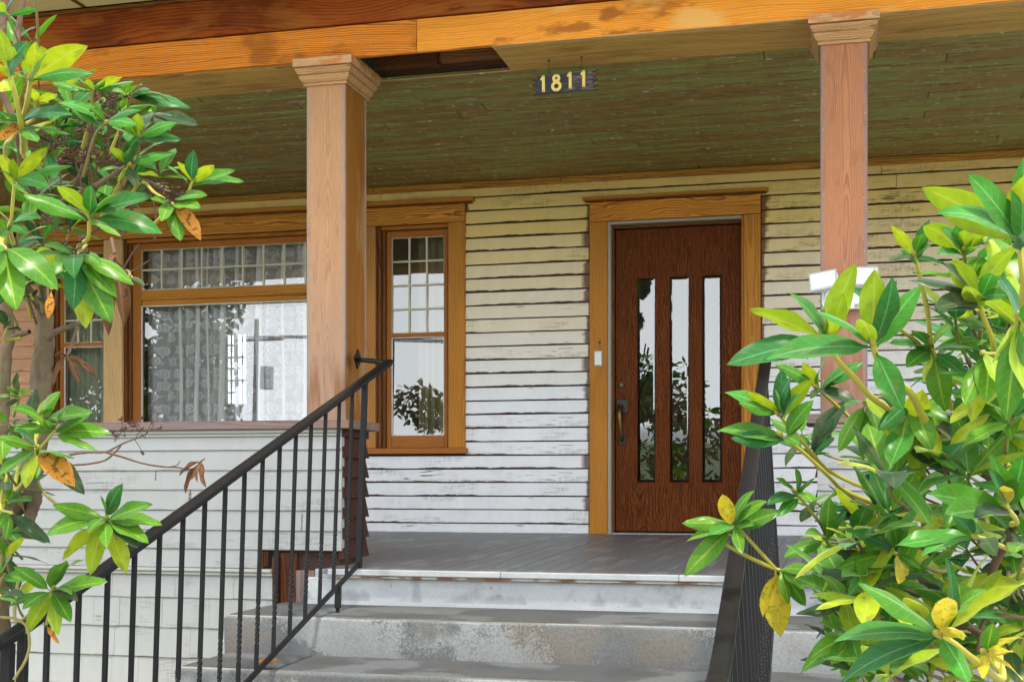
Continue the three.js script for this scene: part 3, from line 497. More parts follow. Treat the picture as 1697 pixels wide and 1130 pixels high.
// ---------------------------------------------------------------- concrete steps
{
  const st = thing('concrete_steps', 'stained grey concrete steps climbing to the porch between two black railings', 'steps', [-1.22, GY, 3.2]);
  const prof = [[-0.24, 3.56], [-0.412, 4.0], [-0.582, 4.43], [-0.752, 4.86], [-0.922, 5.29], [-1.092, 5.70]];
  prof.forEach(([y, z], i) => {
    const yb = i + 1 < prof.length ? prof[i + 1][0] - 0.03 : GY - 0.05, z0 = i ? prof[i - 1][1] - 0.05 : 2.93, w = 1.485;
    const s = new THREE.Shape(); const r = 0.018; s.moveTo(-z0, yb); s.lineTo(-z0, y); s.lineTo(-(z - r), y + 0.001); s.quadraticCurveTo(-z, y, -z, y - r); s.lineTo(-(z - 0.012), yb); s.closePath();
    let g = new THREE.ExtrudeGeometry(s, { depth: 2 * w - 0.08, bevelEnabled: true, bevelThickness: 0.04, bevelSize: 0.03, bevelOffset: -0.03, bevelSegments: 4, curveSegments: 5 });
    g.translate(0, 0, -(w - 0.04)); g.applyMatrix4(new THREE.Matrix4().makeBasis(V(0, 0, -1), V(0, 1, 0), V(1, 0, 0)));
    g = toCreasedNormals(g, 0.7); g.translate(0, -GY, -3.2); part('step', wuv(g, 0, 1.9, 1.9, 0.13 + 0.37 * i, 0.21 * i), M.concrete, st);
    part('tread', wuv(cbox(-w + 0.03, w - 0.03, y - 0.01 - GY, y + 0.0045 - GY, z0 - 3.2, z - 0.028 - 3.2, 0.003), 0, 1.3, 1.3, 0.3 * i, 0.17), M.tread, st);
  });
}

// ---------------------------------------------------------------- railings
const hY = (z) => 0.843 - 0.342 * (z - 3.10), bY = (z) => -0.03 - 0.330 * (z - 3.12); // heights of handrail and bottom rail at depth z
function baluster(len, s, t0, t1, turns) { // square bar from y=0 up, twisted between t0 and t1
  const ys = [0]; const n = 22; for (let i = 0; i <= n; i++) ys.push(mix(t0, t1, i / n)); ys.push(len);
  const P = [], c = (k) => { const y = ys[k], a = Math.PI / 4 + clamp((y - t0) / (t1 - t0)) * turns * 6.2832, r = s * 0.7071; return [0, 1, 2, 3].map((q) => V(Math.cos(a - q * Math.PI / 2) * r, y, Math.sin(a - q * Math.PI / 2) * r)); };
  for (let k = 0; k + 1 < ys.length; k++) { const a = c(k), b = c(k + 1); for (let q = 0; q < 4; q++) { const j = (q + 1) % 4; for (const e of [a[q], b[q], b[j], a[q], b[j], a[j]]) P.push(-e.x, e.y, e.z); } }
  return wuv(fromTris(P), 1, 0.7, 0.7, R(), R());
}
function barBetween(a, b, w, h, c = 0.003) { const L = a.distanceTo(b), g = cbox(-w / 2, w / 2, -h / 2, h / 2, 0, L, c), q = new THREE.Matrix4().lookAt(b, a, V(0, 1, 0)); g.applyMatrix4(q); g.translate(a.x, a.y, a.z); return wuv(g, 2, 0.7, 0.7, R(), R()); }
function railing(x, lean, label, curl) {
  const g = thing('iron_railing', label, 'railing', [x, GY, 4.5], 'iron railings either side of the steps');
  const tilt = new THREE.Group(); // geometry is built in place, then leaned about the foot
  const L = (geo) => { const m = new THREE.Matrix4().makeTranslation(-x, -GY, -4.5); const sh = new THREE.Matrix4().set(1, lean, 0, -lean * 0.0, 0, 1, 0, 0, 0, 0, 1, 0, 0, 0, 0, 1); geo.applyMatrix4(new THREE.Matrix4().multiplyMatrices(m, sh)); geo.computeVertexNormals(); return geo; };
  const P = (n, geo, m = M.iron) => part(n, L(geo), m, g);
  // moulded cap rail: a channel with rounded top, sloping, then easing out at the foot
  const z0 = 2.80, z1 = 5.80, z2 = 6.12;
  const capShape = () => { const s = new THREE.Shape(); s.moveTo(-0.019, -0.012); s.lineTo(0.019, -0.012); s.lineTo(0.019, -0.002); s.lineTo(0.025, 0.002); s.lineTo(0.025, 0.009); s.quadraticCurveTo(0.02, 0.016, 0, 0.017); s.quadraticCurveTo(-0.02, 0.016, -0.025, 0.009); s.lineTo(-0.025, 0.002); s.lineTo(-0.019, -0.002); s.closePath(); return s; };
  const path = new THREE.CatmullRomCurve3([V(x, hY(z0), z0), V(x, hY(4), 4), V(x, hY(5.5), 5.5), V(x, hY(z1) + 0.004, z1), V(x, hY(z1) - 0.02, z1 + 0.12), V(x, hY(z1) - 0.035, z2)], false, 'centripetal');
  P('handrail', wuv(toCreasedNormals(sweep(capShape(), path, 48), 0.6), 2, 0.7, 0.7));
  P('bottom_rail', barBetween(V(x, bY(3.10), 3.10), V(x, bY(5.82), 5.82), 0.014, 0.026));
  P('post', wuv(cbox(x - 0.0125, x + 0.0125, bY(3.12) - 0.02, hY(3.12) - 0.012, 3.107, 3.132, 0.002), 1, 0.7, 0.7));
  P('leg', wuv(cbox(x - 0.0125, x + 0.0125, -0.215, bY(3.36), 3.357, 3.382, 0.002), 1, 0.7, 0.7)); P('leg', wuv(cbox(x - 0.008, x + 0.008, -0.242, -0.215, 3.362, 3.378, 0.003), 1, 0.7, 0.7));
  for (let k = 1; k < 18; k++) { const z = 3.12 + 0.155 * k, b0 = bY(z) + 0.008, len = hY(z) - 0.012 - b0; if (k === 17) continue; const y = 0.10; const b = baluster(len, 0.0135, y, y + 0.17, 2); b.translate(x, b0, z); P('baluster', b); }
  const gyz = prof(5.78); P('post', wuv(cbox(x - 0.0145, x + 0.0145, gyz, hY(5.78) - 0.012, 5.765, 5.795, 0.002), 1, 0.7, 0.7)); P('post', wuv(cbox(x - 0.0125, x + 0.0125, gyz, hY(5.72) - 0.012, 5.70, 5.725, 0.002), 1, 0.7, 0.7));
  // bracket at the top end: flattened tongue and diamond plate towards the column
  const bx = curl;
  P('bracket', taperTube([V(x, hY(z0) - 0.004, z0 + 0.02), V(x + bx * 0.10, hY(z0) + 0.012, z0 - 0.0), V(x + bx * 0.172, hY(z0) + 0.02, z0 - 0.03)], 0.013, 0.011, 12, 6));
  const pl = cbox(-0.004, 0.004, -0.036, 0.036, -0.036, 0.036, 0.002).rotateX(Math.PI / 4); pl.translate(x + bx * 0.178, hY(z0) + 0.025, z0 - 0.035); P('bracket_plate', wuv(pl, 1, 0.7, 0.7));
  return g;
}
function prof(z) { return z < 5.6 ? -1.0 : GY + 0.02; }
function sweep(shape, curve, n) { // shape in x (sideways) and y (up) along a curve in a plane of constant x
  const pts = shape.getPoints(4), P = [], rows = [];
  for (let i = 0; i <= n; i++) { const c = curve.getPointAt(i / n), t = curve.getTangentAt(i / n), up = V(0, t.z, -t.y).normalize(); if (up.y < 0) up.negate(); rows.push(pts.map((p) => V(c.x + p.x, c.y + up.y * p.y, c.z + up.z * p.y))); }
  for (let i = 0; i < n; i++) for (let k = 0; k + 1 < pts.length; k++) { const a = rows[i][k], b = rows[i][k + 1], c = rows[i + 1][k + 1], d = rows[i + 1][k]; for (const e of [a, b, c, a, c, d]) P.push(e.x, e.y, e.z); }
  for (const [row, f] of [[rows[0], 1], [rows[n], -1]]) for (let k = 1; k + 2 < pts.length; k++) for (const e of f > 0 ? [row[0], row[k + 1], row[k]] : [row[0], row[k], row[k + 1]]) P.push(e.x, e.y, e.z);
  return fromTris(P);
}
railing(-2.215, 0.035, 'black wrought iron stair railing on the left, beside the white parapet, balusters seen spread apart', -1);
railing(-0.285, -0.060, 'black wrought iron stair railing on the right, seen nearly end-on behind leaves', 1);

// ---------------------------------------------------------------- small fixtures
{ // number board
  const W = 0.325, H = 0.098, z = 2.53, s = thing('house_number_sign', 'dark wooden house number board reading 1811 in yellow digits, hung under the porch beam', 'sign', [-1.347, 2.348, z]);
  s.rotation.z = 0.012;
  const sh = new THREE.Shape(), n = 4; sh.moveTo(-W / 2, -H / 2); sh.lineTo(W / 2, -H / 2);
  for (let i = 0; i < n; i++) { sh.lineTo(W / 2 - 0.024 + rr(-0.004, 0.002), -H / 2 + H * (i + 0.5) / n); sh.lineTo(W / 2 + rr(-0.003, 0.002), -H / 2 + H * (i + 1) / n); }
  for (let i = n - 1; i >= 0; i--) { sh.lineTo(-W / 2 + 0.024 + rr(-0.002, 0.004), -H / 2 + H * (i + 0.5) / n); sh.lineTo(-W / 2 + rr(-0.002, 0.003), -H / 2 + H * i / n); }
  const bt = tex(256, 128, (u, v) => { const a = fb(u, v, 10, 20, 600, 5), b = vn(u * 60, v * 50, 60, 50, 7), w = sst(0.45, 0.8, u + 0.5 * (fb(u, v, 6, 6, 605, 4) - 0.5)); return mix3([0.016, 0.016, 0.026], [0.17, 0.12, 0.10], clamp(0.5 * sst(0.5, 0.8, a) * b + 0.75 * w * sst(0.35, 0.7, a))); });
  part('board', wuv(new THREE.ExtrudeGeometry(sh, { depth: 0.014, bevelEnabled: true, bevelThickness: 0.002, bevelSize: 0.0015, bevelSegments: 1 }).translate(0, 0, -0.008), 0, W, H, 0.5, 0.5), std({ map: bt, bumpMap: bt, bumpScale: 0.001, roughness: 0.6 }), s);
  const yel = std({ color: new THREE.Color(0.80, 0.60, 0.14), roughness: 0.4 }), hole = M.dark;
  const one = () => { const p = new THREE.Shape(); p.moveTo(-0.0065, -0.037); p.lineTo(0.0065, -0.037); p.absarc(0.0, 0.0375, 0.0065, 0, Math.PI, false); p.lineTo(-0.0125, 0.031); p.absarc(-0.0105, 0.026, 0.0045, Math.PI * 0.6, Math.PI * 1.6, false); p.lineTo(-0.0065, 0.0255); p.closePath(); return [p]; };
  const eight = () => { // two rings run together
    const p = new THREE.Shape(), c0 = -0.0165, r0 = 0.0255, c1 = 0.0225, r1 = 0.0195, yx = 0.0068; // the circles meet near yx
    const a0 = Math.asin((yx - c0) / r0), a1 = Math.asin((yx - c1) / r1); p.absarc(0, c0, r0, Math.PI - a0, 2 * Math.PI + a0, false); p.absarc(0, c1, r1, a1, Math.PI - a1, false); p.closePath();
    const h0 = new THREE.Path(), h1 = new THREE.Path(); h0.absellipse(0, c0, 0.0125, 0.0125, 0, 6.2832, true); h1.absellipse(0, c1, 0.0072, 0.0072, 0, 6.2832, true); p.holes.push(h0, h1); return [p];
  };
  [[-0.109, one, -0.004], [-0.043, eight, -0.002], [0.0275, one, 0.002], [0.096, one, 0.004]].forEach(([x, f, y]) => {
    const d = part('digit', new THREE.ExtrudeGeometry(f(), { depth: 0.004, bevelEnabled: true, bevelThickness: 0.0015, bevelSize: 0.0012, bevelSegments: 2, curveSegments: 14 }).translate(x, y, 0.009), yel, s);
    for (const e of [-0.0335, 0.037]) part('nail_head', new THREE.CylinderGeometry(0.0018, 0.0018, 0.002, 8).rotateX(Math.PI / 2).translate(x, y + (f === eight ? e * 1.08 : e), 0.0150), hole, d);
  });
  for (const x of [-0.083, 0.083]) {
    part('hook', taperTube([V(x, 0.118, -0.003), V(x, 0.085, -0.003), V(x - 0.006, 0.066, -0.003), V(x + 0.003, 0.056, -0.001), V(x + 0.008, 0.063, 0.0), V(x + 0.003, 0.07, 0.0)], 0.0014, 0.0013, 24, 6), M.bronze, s);
    part('screw_eye', new THREE.TorusGeometry(0.007, 0.0014, 6, 16).translate(x + 0.003, 0.052, 0), M.bronze, s); part('hook_base', new THREE.CylinderGeometry(0.008, 0.006, 0.004, 12).translate(x, 0.117, -0.003), M.darkMetal, s);
  }
}
{ // twin floodlight on the right column
  const s = thing('security_light', 'white twin-head floodlight with sensor fixed to the right porch column', 'floodlight', [0.0, 1.21, 2.812]);
  part('base_plate', new RoundedBoxGeometry(0.185, 0.085, 0.028, 3, 0.012).translate(-0.005, -0.035, 0.014), M.plastic, s);
  part('housing', new RoundedBoxGeometry(0.15, 0.07, 0.06, 3, 0.014).translate(-0.005, -0.03, 0.052), M.plastic, s);
  part('sensor', new THREE.CylinderGeometry(0.026, 0.026, 0.05, 20, 1, false).rotateX(0.25).translate(0.02, -0.052, 0.085), M.plastic, s);
  const head = (x, y, rz, ry) => { const h = new THREE.Group(); h.name = 'lamp_head'; h.position.set(x, y, 0.085); h.rotation.set(-0.12, ry, rz); s.add(h);
    part('shell', new RoundedBoxGeometry(0.122, 0.083, 0.05, 4, 0.018), M.plastic, h); part('rim', new RoundedBoxGeometry(0.127, 0.088, 0.014, 3, 0.006).translate(0, 0, 0.026), M.grey, h); part('lens', new RoundedBoxGeometry(0.110, 0.071, 0.012, 3, 0.005).translate(0, 0, 0.0305), M.lens, h); };
  head(-0.083, 0.040, 0.09, -0.25); head(0.082, 0.052, 0.02, 0.2);
  for (const [x, d] of [[-0.022, -1], [0.02, 1]]) part('knuckle', new THREE.CylinderGeometry(0.015, 0.015, 0.034, 16).rotateZ(Math.PI / 2).translate(x, 0.036, 0.07), M.plastic, s);
  part('knuckle', new THREE.SphereGeometry(0.021, 16, 12).translate(0, 0.022, 0.066), M.plastic, s);
}
{ // door bell plate
  const s = thing('door_bell', 'small pale door bell plate on the left door casing', 'door bell', [-1.643, 1.207, 0.030]);
  part('frame', new RoundedBoxGeometry(0.058, 0.108, 0.008, 2, 0.003).translate(0, 0, 0.004), M.grey, s); part('button_plate', new RoundedBoxGeometry(0.046, 0.094, 0.010, 2, 0.004).translate(0, 0, 0.009), M.plastic, s);
  for (const y of [-0.041, 0.041]) part('screw', new THREE.CylinderGeometry(0.0022, 0.0022, 0.002, 10).rotateX(Math.PI / 2).translate(0, y, 0.0143), M.dark, s);
}
// ---------------------------------------------------------------- curtains
function drape(w, h, folds, amp, seed, jag = 0) { const g = new THREE.PlaneGeometry(w, h, Math.round(folds * 14), 6), p = g.attributes.position; for (let i = 0; i < p.count; i++) { const x = p.getX(i) / w + 0.5, y = p.getY(i) / h + 0.5; const a = x * folds * 6.2832 + 1.3 * Math.sin(x * 9 + seed) + 0.3 * (y - 0.5) * Math.sin(seed + x * 20); p.setZ(i, amp * (Math.sin(a) + jag * Math.sin(2.3 * a + seed)) * (0.8 + 0.3 * vn(x * 12, seed, 97, 97, 3))); } g.computeVertexNormals(); return g; }
{
  const c = document.createElement('canvas'); c.width = c.height = 1024; const x = c.getContext('2d'), r = rng(52);
  x.fillStyle = 'rgb(104,104,104)'; x.fillRect(0, 0, 1024, 1024);
  x.strokeStyle = 'rgba(255,255,255,0.10)'; x.lineWidth = 1; for (let i = 0; i < 1024; i += 8) { x.beginPath(); x.moveTo(i, 0); x.lineTo(i, 1024); x.moveTo(0, i); x.lineTo(1024, i); x.stroke(); }
  const wrap = (px, py, f) => { for (const a of [-1024, 0, 1024]) for (const b of [-1024, 0, 1024]) { x.save(); x.translate(px + a, py + b); f(); x.restore(); } };
  const rose = (R0) => { x.fillStyle = 'rgb(178,178,178)'; x.beginPath(); for (let k = 0; k < 7; k++) { const a = k / 7 * 6.283; x.moveTo(0, 0); x.arc(Math.cos(a) * R0 * 0.55, Math.sin(a) * R0 * 0.55, R0 * 0.5, 0, 6.283); } x.fill(); x.strokeStyle = 'rgb(70,70,70)'; x.lineWidth = 5; for (let k = 0; k < 5; k++) { x.beginPath(); x.arc(0, 0, R0 * (0.2 + 0.17 * k), k * 1.9, k * 1.9 + 4.2); x.stroke(); } x.strokeStyle = 'rgb(225,225,225)'; x.lineWidth = 4; for (let k = 0; k < 7; k++) { const a = k / 7 * 6.283; x.beginPath(); x.arc(Math.cos(a) * R0 * 0.55, Math.sin(a) * R0 * 0.55, R0 * 0.5, a - 1.5, a + 1.5); x.stroke(); } };
  const lf = (R0) => { x.fillStyle = 'rgb(165,165,165)'; x.beginPath(); x.moveTo(0, 0); x.quadraticCurveTo(R0 * 0.5, -R0 * 0.45, R0, 0); x.quadraticCurveTo(R0 * 0.5, R0 * 0.45, 0, 0); x.fill(); x.strokeStyle = 'rgb(215,215,215)'; x.lineWidth = 4; x.stroke(); x.beginPath(); x.moveTo(0, 0); x.lineTo(R0, 0); x.strokeStyle = 'rgb(60,60,60)'; x.stroke(); };
  for (let j = 0; j < 5; j++) for (let i = 0; i < 4; i++) { const px = (i + (j % 2) * 0.5) * 256 + r() * 50, py = j * 205 + r() * 40, s = 58 + r() * 22; for (let k = 0; k < 4; k++) { const a = r() * 6.283; wrap(px, py, () => { x.rotate(a); x.translate(s * 0.85, 0); lf(62); }); } wrap(px, py, () => rose(s)); }
  const t = new THREE.CanvasTexture(c); t.wrapS = t.wrapT = THREE.RepeatWrapping; t.repeat.set(1.75 / 0.46, 1.55 / 0.46);
  const lace = std({ color: new THREE.Color(0.88, 0.89, 0.90), alphaMap: t, transparent: true, roughness: 0.9, side: THREE.DoubleSide });
  const s = thing('lace_curtain', 'white lace curtain with a rose pattern behind the wide centre window', 'curtain', [-4.35, 0.66, -0.21]);
  part('lace_cloth', drape(1.75, 1.52, 7, 0.045, 2.4, 0.5).translate(0, 0.76, 0), lace, s);
  const dense = new THREE.MeshPhysicalMaterial({ color: new THREE.Color(0.84, 0.86, 0.88), roughness: 0.95, transmission: 0.35, thickness: 0, side: THREE.DoubleSide });
  for (const [fx, fw] of [[-4.93, 0.022], [-4.79, 0.03], [-4.70, 0.014], [-4.58, 0.042], [-4.46, 0.028], [-4.27, 0.05], [-4.08, 0.02], [-3.9, 0.04], [-3.72, 0.03]]) { const g = new THREE.CylinderGeometry(fw / 2, fw / 2 * 1.35, 1.5, 10, 8, true, -1.4, 2.8), p = g.attributes.position; for (let i = 0; i < p.count; i++) p.setX(i, p.getX(i) + 0.008 * Math.sin(p.getY(i) * 4 + fx * 30)); g.computeVertexNormals(); part('gathered_fold', g.translate(fx + 4.35, 0.76, 0.045), dense, s); }
  part('curtain_rod', new THREE.CylinderGeometry(0.008, 0.008, 1.86, 10).rotateZ(Math.PI / 2).translate(0, 1.525, 0), M.whiteBead, s);
  const olive = new THREE.MeshPhysicalMaterial({ color: new THREE.Color(0.22, 0.205, 0.105), roughness: 0.95, transmission: 0.15, thickness: 0, side: THREE.DoubleSide });
  const d = thing('olive_drape', 'olive pleated drape behind the double-hung window near the front door', 'curtain', [-2.86, 0.64, -0.24]);
  part('cloth', drape(0.36, 1.54, 6, 0.02, 5.1, 0.3).translate(0, 0.77, 0), olive, d);
  part('curtain_rod', new THREE.CylinderGeometry(0.008, 0.008, 0.6, 10).rotateZ(Math.PI / 2).translate(-0.1, 1.545, 0), M.whiteBead, d);
  const pale = new THREE.MeshPhysicalMaterial({ color: new THREE.Color(0.36, 0.40, 0.30), roughness: 0.95, transmission: 0.2, thickness: 0, side: THREE.DoubleSide });
  const e = thing('green_drape', 'pale green pleated drape behind the left window at the end of the porch', 'curtain', [-5.70, 0.64, -0.23]);
  part('cloth', drape(0.62, 1.54, 10, 0.016, 3.3, 0.2).translate(0, 0.77, 0), pale, e);
  part('curtain_rod', new THREE.CylinderGeometry(0.008, 0.008, 0.66, 10).rotateZ(Math.PI / 2).translate(0, 1.545, 0), M.whiteBead, e);
}
// ---------------------------------------------------------------- rhododendrons
function leafTex(top, rib, s, spots) {
  return tex(64, 256, (u, v) => { // u across, v along
    const x = Math.abs(u - 0.5) * 2, vein = Math.abs(((v * 9 - x * 1.3) % 1 + 1) % 1 - 0.5), n = fb(u, v, 4, 12, s, 4), n2 = fb(u, v, 2, 4, s + 5, 3);
    let c = top.map((q) => q * (0.72 + 0.35 * n + 0.3 * n2)); c = mix3(c, rib, sst(0.09, 0.02, vein) * 0.3 * (1 - x * 0.5)); c = mix3(c, [0.16, 0.11, 0.03], sst(0.62, 0.8, fb(u, v, 3, 6, s + 21, 3)) * 0.35 + sst(0.93, 1, x) * 0.2); c = mix3(c, rib, sst(0.10, 0.03, x) * 0.8);
    if (spots) c = mix3(c, spots, sst(0.6, 0.68, fb(u, v, 5, 16, s + 9, 4)) * 0.8);
    return c;
  });
}
function leafMat(top, rib, s, spots, tr = 0.38, coat = 0.22) { const t = leafTex(top, rib, s, spots); return new THREE.MeshPhysicalMaterial({ map: t, bumpMap: t, bumpScale: 0.0012, roughness: 0.92, transmission: tr, thickness: 0, specularIntensity: 0.3, clearcoat: coat, clearcoatRoughness: 0.27, side: THREE.DoubleSide }); }
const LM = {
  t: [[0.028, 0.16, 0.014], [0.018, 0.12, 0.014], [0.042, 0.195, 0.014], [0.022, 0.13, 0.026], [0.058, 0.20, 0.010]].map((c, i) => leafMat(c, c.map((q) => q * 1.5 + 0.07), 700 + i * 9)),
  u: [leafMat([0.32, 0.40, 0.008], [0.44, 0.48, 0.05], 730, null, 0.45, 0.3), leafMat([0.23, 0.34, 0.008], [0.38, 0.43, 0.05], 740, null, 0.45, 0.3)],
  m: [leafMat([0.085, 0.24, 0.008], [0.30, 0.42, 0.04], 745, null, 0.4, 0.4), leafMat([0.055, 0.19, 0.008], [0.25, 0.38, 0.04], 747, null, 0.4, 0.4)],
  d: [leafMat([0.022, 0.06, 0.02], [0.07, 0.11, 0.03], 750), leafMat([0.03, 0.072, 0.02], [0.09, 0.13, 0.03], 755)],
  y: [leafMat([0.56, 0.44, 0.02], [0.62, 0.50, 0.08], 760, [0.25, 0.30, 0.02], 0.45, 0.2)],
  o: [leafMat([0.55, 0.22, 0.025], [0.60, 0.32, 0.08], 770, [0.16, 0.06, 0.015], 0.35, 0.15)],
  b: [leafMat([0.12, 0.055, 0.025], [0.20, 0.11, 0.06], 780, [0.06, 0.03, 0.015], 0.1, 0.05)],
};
function leafGeo(o) {
  const { wid = 0.178, arch = 0.05, fold = 0.12, curl = 0, twist = 0, wav = 0.01, s = 0 } = o, nx = 10, nz = 4, P = [], UV = [], I = [];
  for (let i = 0; i <= nx; i++) {
    const t = i / nx, q = clamp((t - 0.09) / 0.91), w = Math.max(0.013 * (1 - q), wid * Math.pow(Math.sin(Math.PI * Math.pow(q, 0.92)), 0.78));
    for (let j = 0; j <= nz; j++) {
      const e = j / nz * 2 - 1, ae = Math.abs(e); let y = arch * 4 * t * (1 - t) + fold * w * ae - curl * w * ae * ae * ae + wav * Math.sin(t * 13 + s + e * 2) * ae, z = e * w * (1 - curl * 0.35 * ae * ae);
      const a = twist * t, c = Math.cos(a), n = Math.sin(a); P.push(t, y * c - z * n, y * n + z * c); UV.push(e * 0.5 + 0.5, t);
    }
  }
  for (let i = 0; i < nx; i++) for (let j = 0; j < nz; j++) { const a = i * (nz + 1) + j, b = a + 1, c = a + nz + 1, d = c + 1; I.push(a, b, c, b, d, c); }
  const g = new THREE.BufferGeometry(); g.setAttribute('position', new THREE.Float32BufferAttribute(P, 3)); g.setAttribute('uv', new THREE.Float32BufferAttribute(UV, 2)); g.setIndex(I); g.computeVertexNormals(); return g;
}
const LG = [leafGeo({ s: 1 }), leafGeo({ arch: 0.09, fold: 0.05, curl: 0.25, s: 2 }), leafGeo({ arch: 0.02, fold: 0.3, wid: 0.18, s: 3, wav: 0.02 }), leafGeo({ arch: 0.07, twist: 0.35, wid: 0.185, s: 4 }), leafGeo({ arch: 0.04, twist: -0.4, wid: 0.185, curl: 0.35, s: 5, wav: 0.018 }), leafGeo({ arch: 0.12, fold: 0.1, wid: 0.195, s: 6 })];
const LB = [leafGeo({ wid: 0.08, arch: 0.05, fold: 0.9, curl: -0.6, s: 7, wav: 0.03 }), leafGeo({ wid: 0.10, arch: 0.08, fold: 0.8, twist: 0.9, s: 8, wav: 0.03 })];
const stemY = std({ color: new THREE.Color(0.36, 0.32, 0.035), roughness: 0.6, map: tex(64, 64, (u, v) => { const q = 0.75 + 0.35 * fb(u, v, 4, 4, 800, 4); return [q, q, q]; }) });
const stemG = std({ color: new THREE.Color(0.20, 0.17, 0.05), roughness: 0.7 }), stemB = std({ color: new THREE.Color(0.11, 0.06, 0.035), roughness: 0.85 });
const seedM = std({ color: new THREE.Color(0.075, 0.03, 0.02), roughness: 0.85 });
const CROP = { A: [0, 0, 2.824], B: [0, 300, 2.824], C: [0, 680, 2.511], R: [1200, 250, 2.511], S: [1150, 650, 2.355] };
const pxy = (k, x, y) => { const c = CROP[k]; return [c[0] + x / c[2], c[1] + y / c[2]]; };
const Q = rng(4242), qr = (a, b) => a + (b - a) * Q();
function putLeaf(parent, base, tip, N, kind, fat = 1) {
  const X = tip.clone().sub(base), L = X.length(); X.normalize(); const Y = N.clone().addScaledVector(X, -N.dot(X)).normalize(), Z = X.clone().cross(Y), mats = LM[kind], geo = kind === 'b' ? LB[Math.floor(Q() * LB.length)] : LG[Math.floor(Q() * LG.length)];
  const m = part('leaf', geo, mats[Math.floor(Q() * mats.length)], parent);
  m.matrix.makeBasis(X, Y, Z); m.quaternion.setFromRotationMatrix(m.matrix); m.position.copy(base); m.scale.set(L, L, L * fat * qr(0.9, 1.12)); m.updateMatrix();
  return m;
}
function normalFor(kind, p) { const cam = EYE.clone().sub(p).normalize(), j = V(qr(-0.35, 0.35), qr(-0.2, 0.2), qr(-0.35, 0.35)); return kind === 'u' || kind === 'y' ? V(0, 0.8, 0).addScaledVector(cam, -0.75).add(j) : V(0, 0.75, 0).addScaledVector(cam, 0.75).add(j); }
let bush = null;
// one branch: a whorl of leaves at a tip; photo crop coordinates, axial depth d, nominal leaf length L
function W(k, cx, cy, d, L, tips, stem = '', o = {}) {
  const [bx, by] = pxy(k, cx, cy), c = at(bx, by, d), pts = [c];
  for (const w of stem.split(' ').filter(Boolean)) { const [x, y, z = 0] = w.split(',').map(Number), [px, py] = pxy(k, x, y); pts.push(at(px, py, d + z)); }
  if (pts.length === 1) pts.push(c.clone().add(V(qr(-0.02, 0.02), -0.05, qr(-0.10, -0.03))), c.clone().add(V(qr(-0.03, 0.03), -0.12, qr(-0.22, -0.1))));
  if (pts.length > 1 && o.bud !== false) { const e = pts[pts.length - 1], h = (bx < 848 ? at(60, 560, 4.1) : at(1640, 900, 3.2)).sub(e).normalize(); pts.push(e.clone().addScaledVector(h, 0.14)); }
  const r0 = (o.r ?? 0.0042) * 0.85, m = o.m ?? (Q() < 0.6 ? stemY : stemG), br = part('branch', taperTube(pts, r0, r0 * (o.grow ?? 1.45), 5 * pts.length, 7, 0.3), m, bush), down = pts[1].clone().sub(c).normalize();
  for (const w of tips.split(' ').filter(Boolean)) {
    const kd = w.slice(-1), [x, y, sg = -1] = w.slice(0, -1).split(',').map(Number), [px, py] = pxy(k, x, y), l = Math.hypot(px - bx, py - by) * d / F, dz = Math.sqrt(Math.max(0, L * L - l * l)) * 0.8 * sg * qr(0.5, 1);
    const tip = at(px, py, d + dz), base = c.clone().addScaledVector(down, qr(-0.004, 0.022)); putLeaf(br, base, tip, normalFor(kd, c), kd, l < 0.5 * L ? 0.85 : 1);
  }
  if (o.bud !== false) { const bd = part('bud', new THREE.SphereGeometry(1, 8, 6).scale(0.006, 0.012, 0.006), stemY, br); bd.position.copy(c).addScaledVector(down, -0.008); bd.quaternion.setFromUnitVectors(V(0, 1, 0), down.clone().negate()); }
  if (o.seeds) seeds(c, br, o.seeds);
  return br;
}
function seeds(c, parent, n = 9) { // old dry flower head: thin stalks with split capsules
  const G = [];
  for (let i = 0; i < n; i++) { const dir = V(qr(-1, 1), qr(-0.2, 1), qr(-1, 1)).normalize(), e = c.clone().addScaledVector(dir, qr(0.03, 0.055)); const a = taperTube([c.clone(), c.clone().lerp(e, 0.5).add(V(0, 0.004, 0)), e], 0.0012, 0.001, 4, 4); G.push(a); for (let j = 0; j < 4; j++) { const f = e.clone().add(V(qr(-1, 1), qr(-0.2, 1.2), qr(-1, 1)).normalize().multiplyScalar(0.013)); G.push(taperTube([e, e.clone().lerp(f, 0.6), f], 0.003, 0.0006, 3, 4)); } }
  part('seed_head', mergeGeometries(G), seedM, parent);
}
let heart = null, pile = null; // the small inner whorls of a bush are gathered into one part
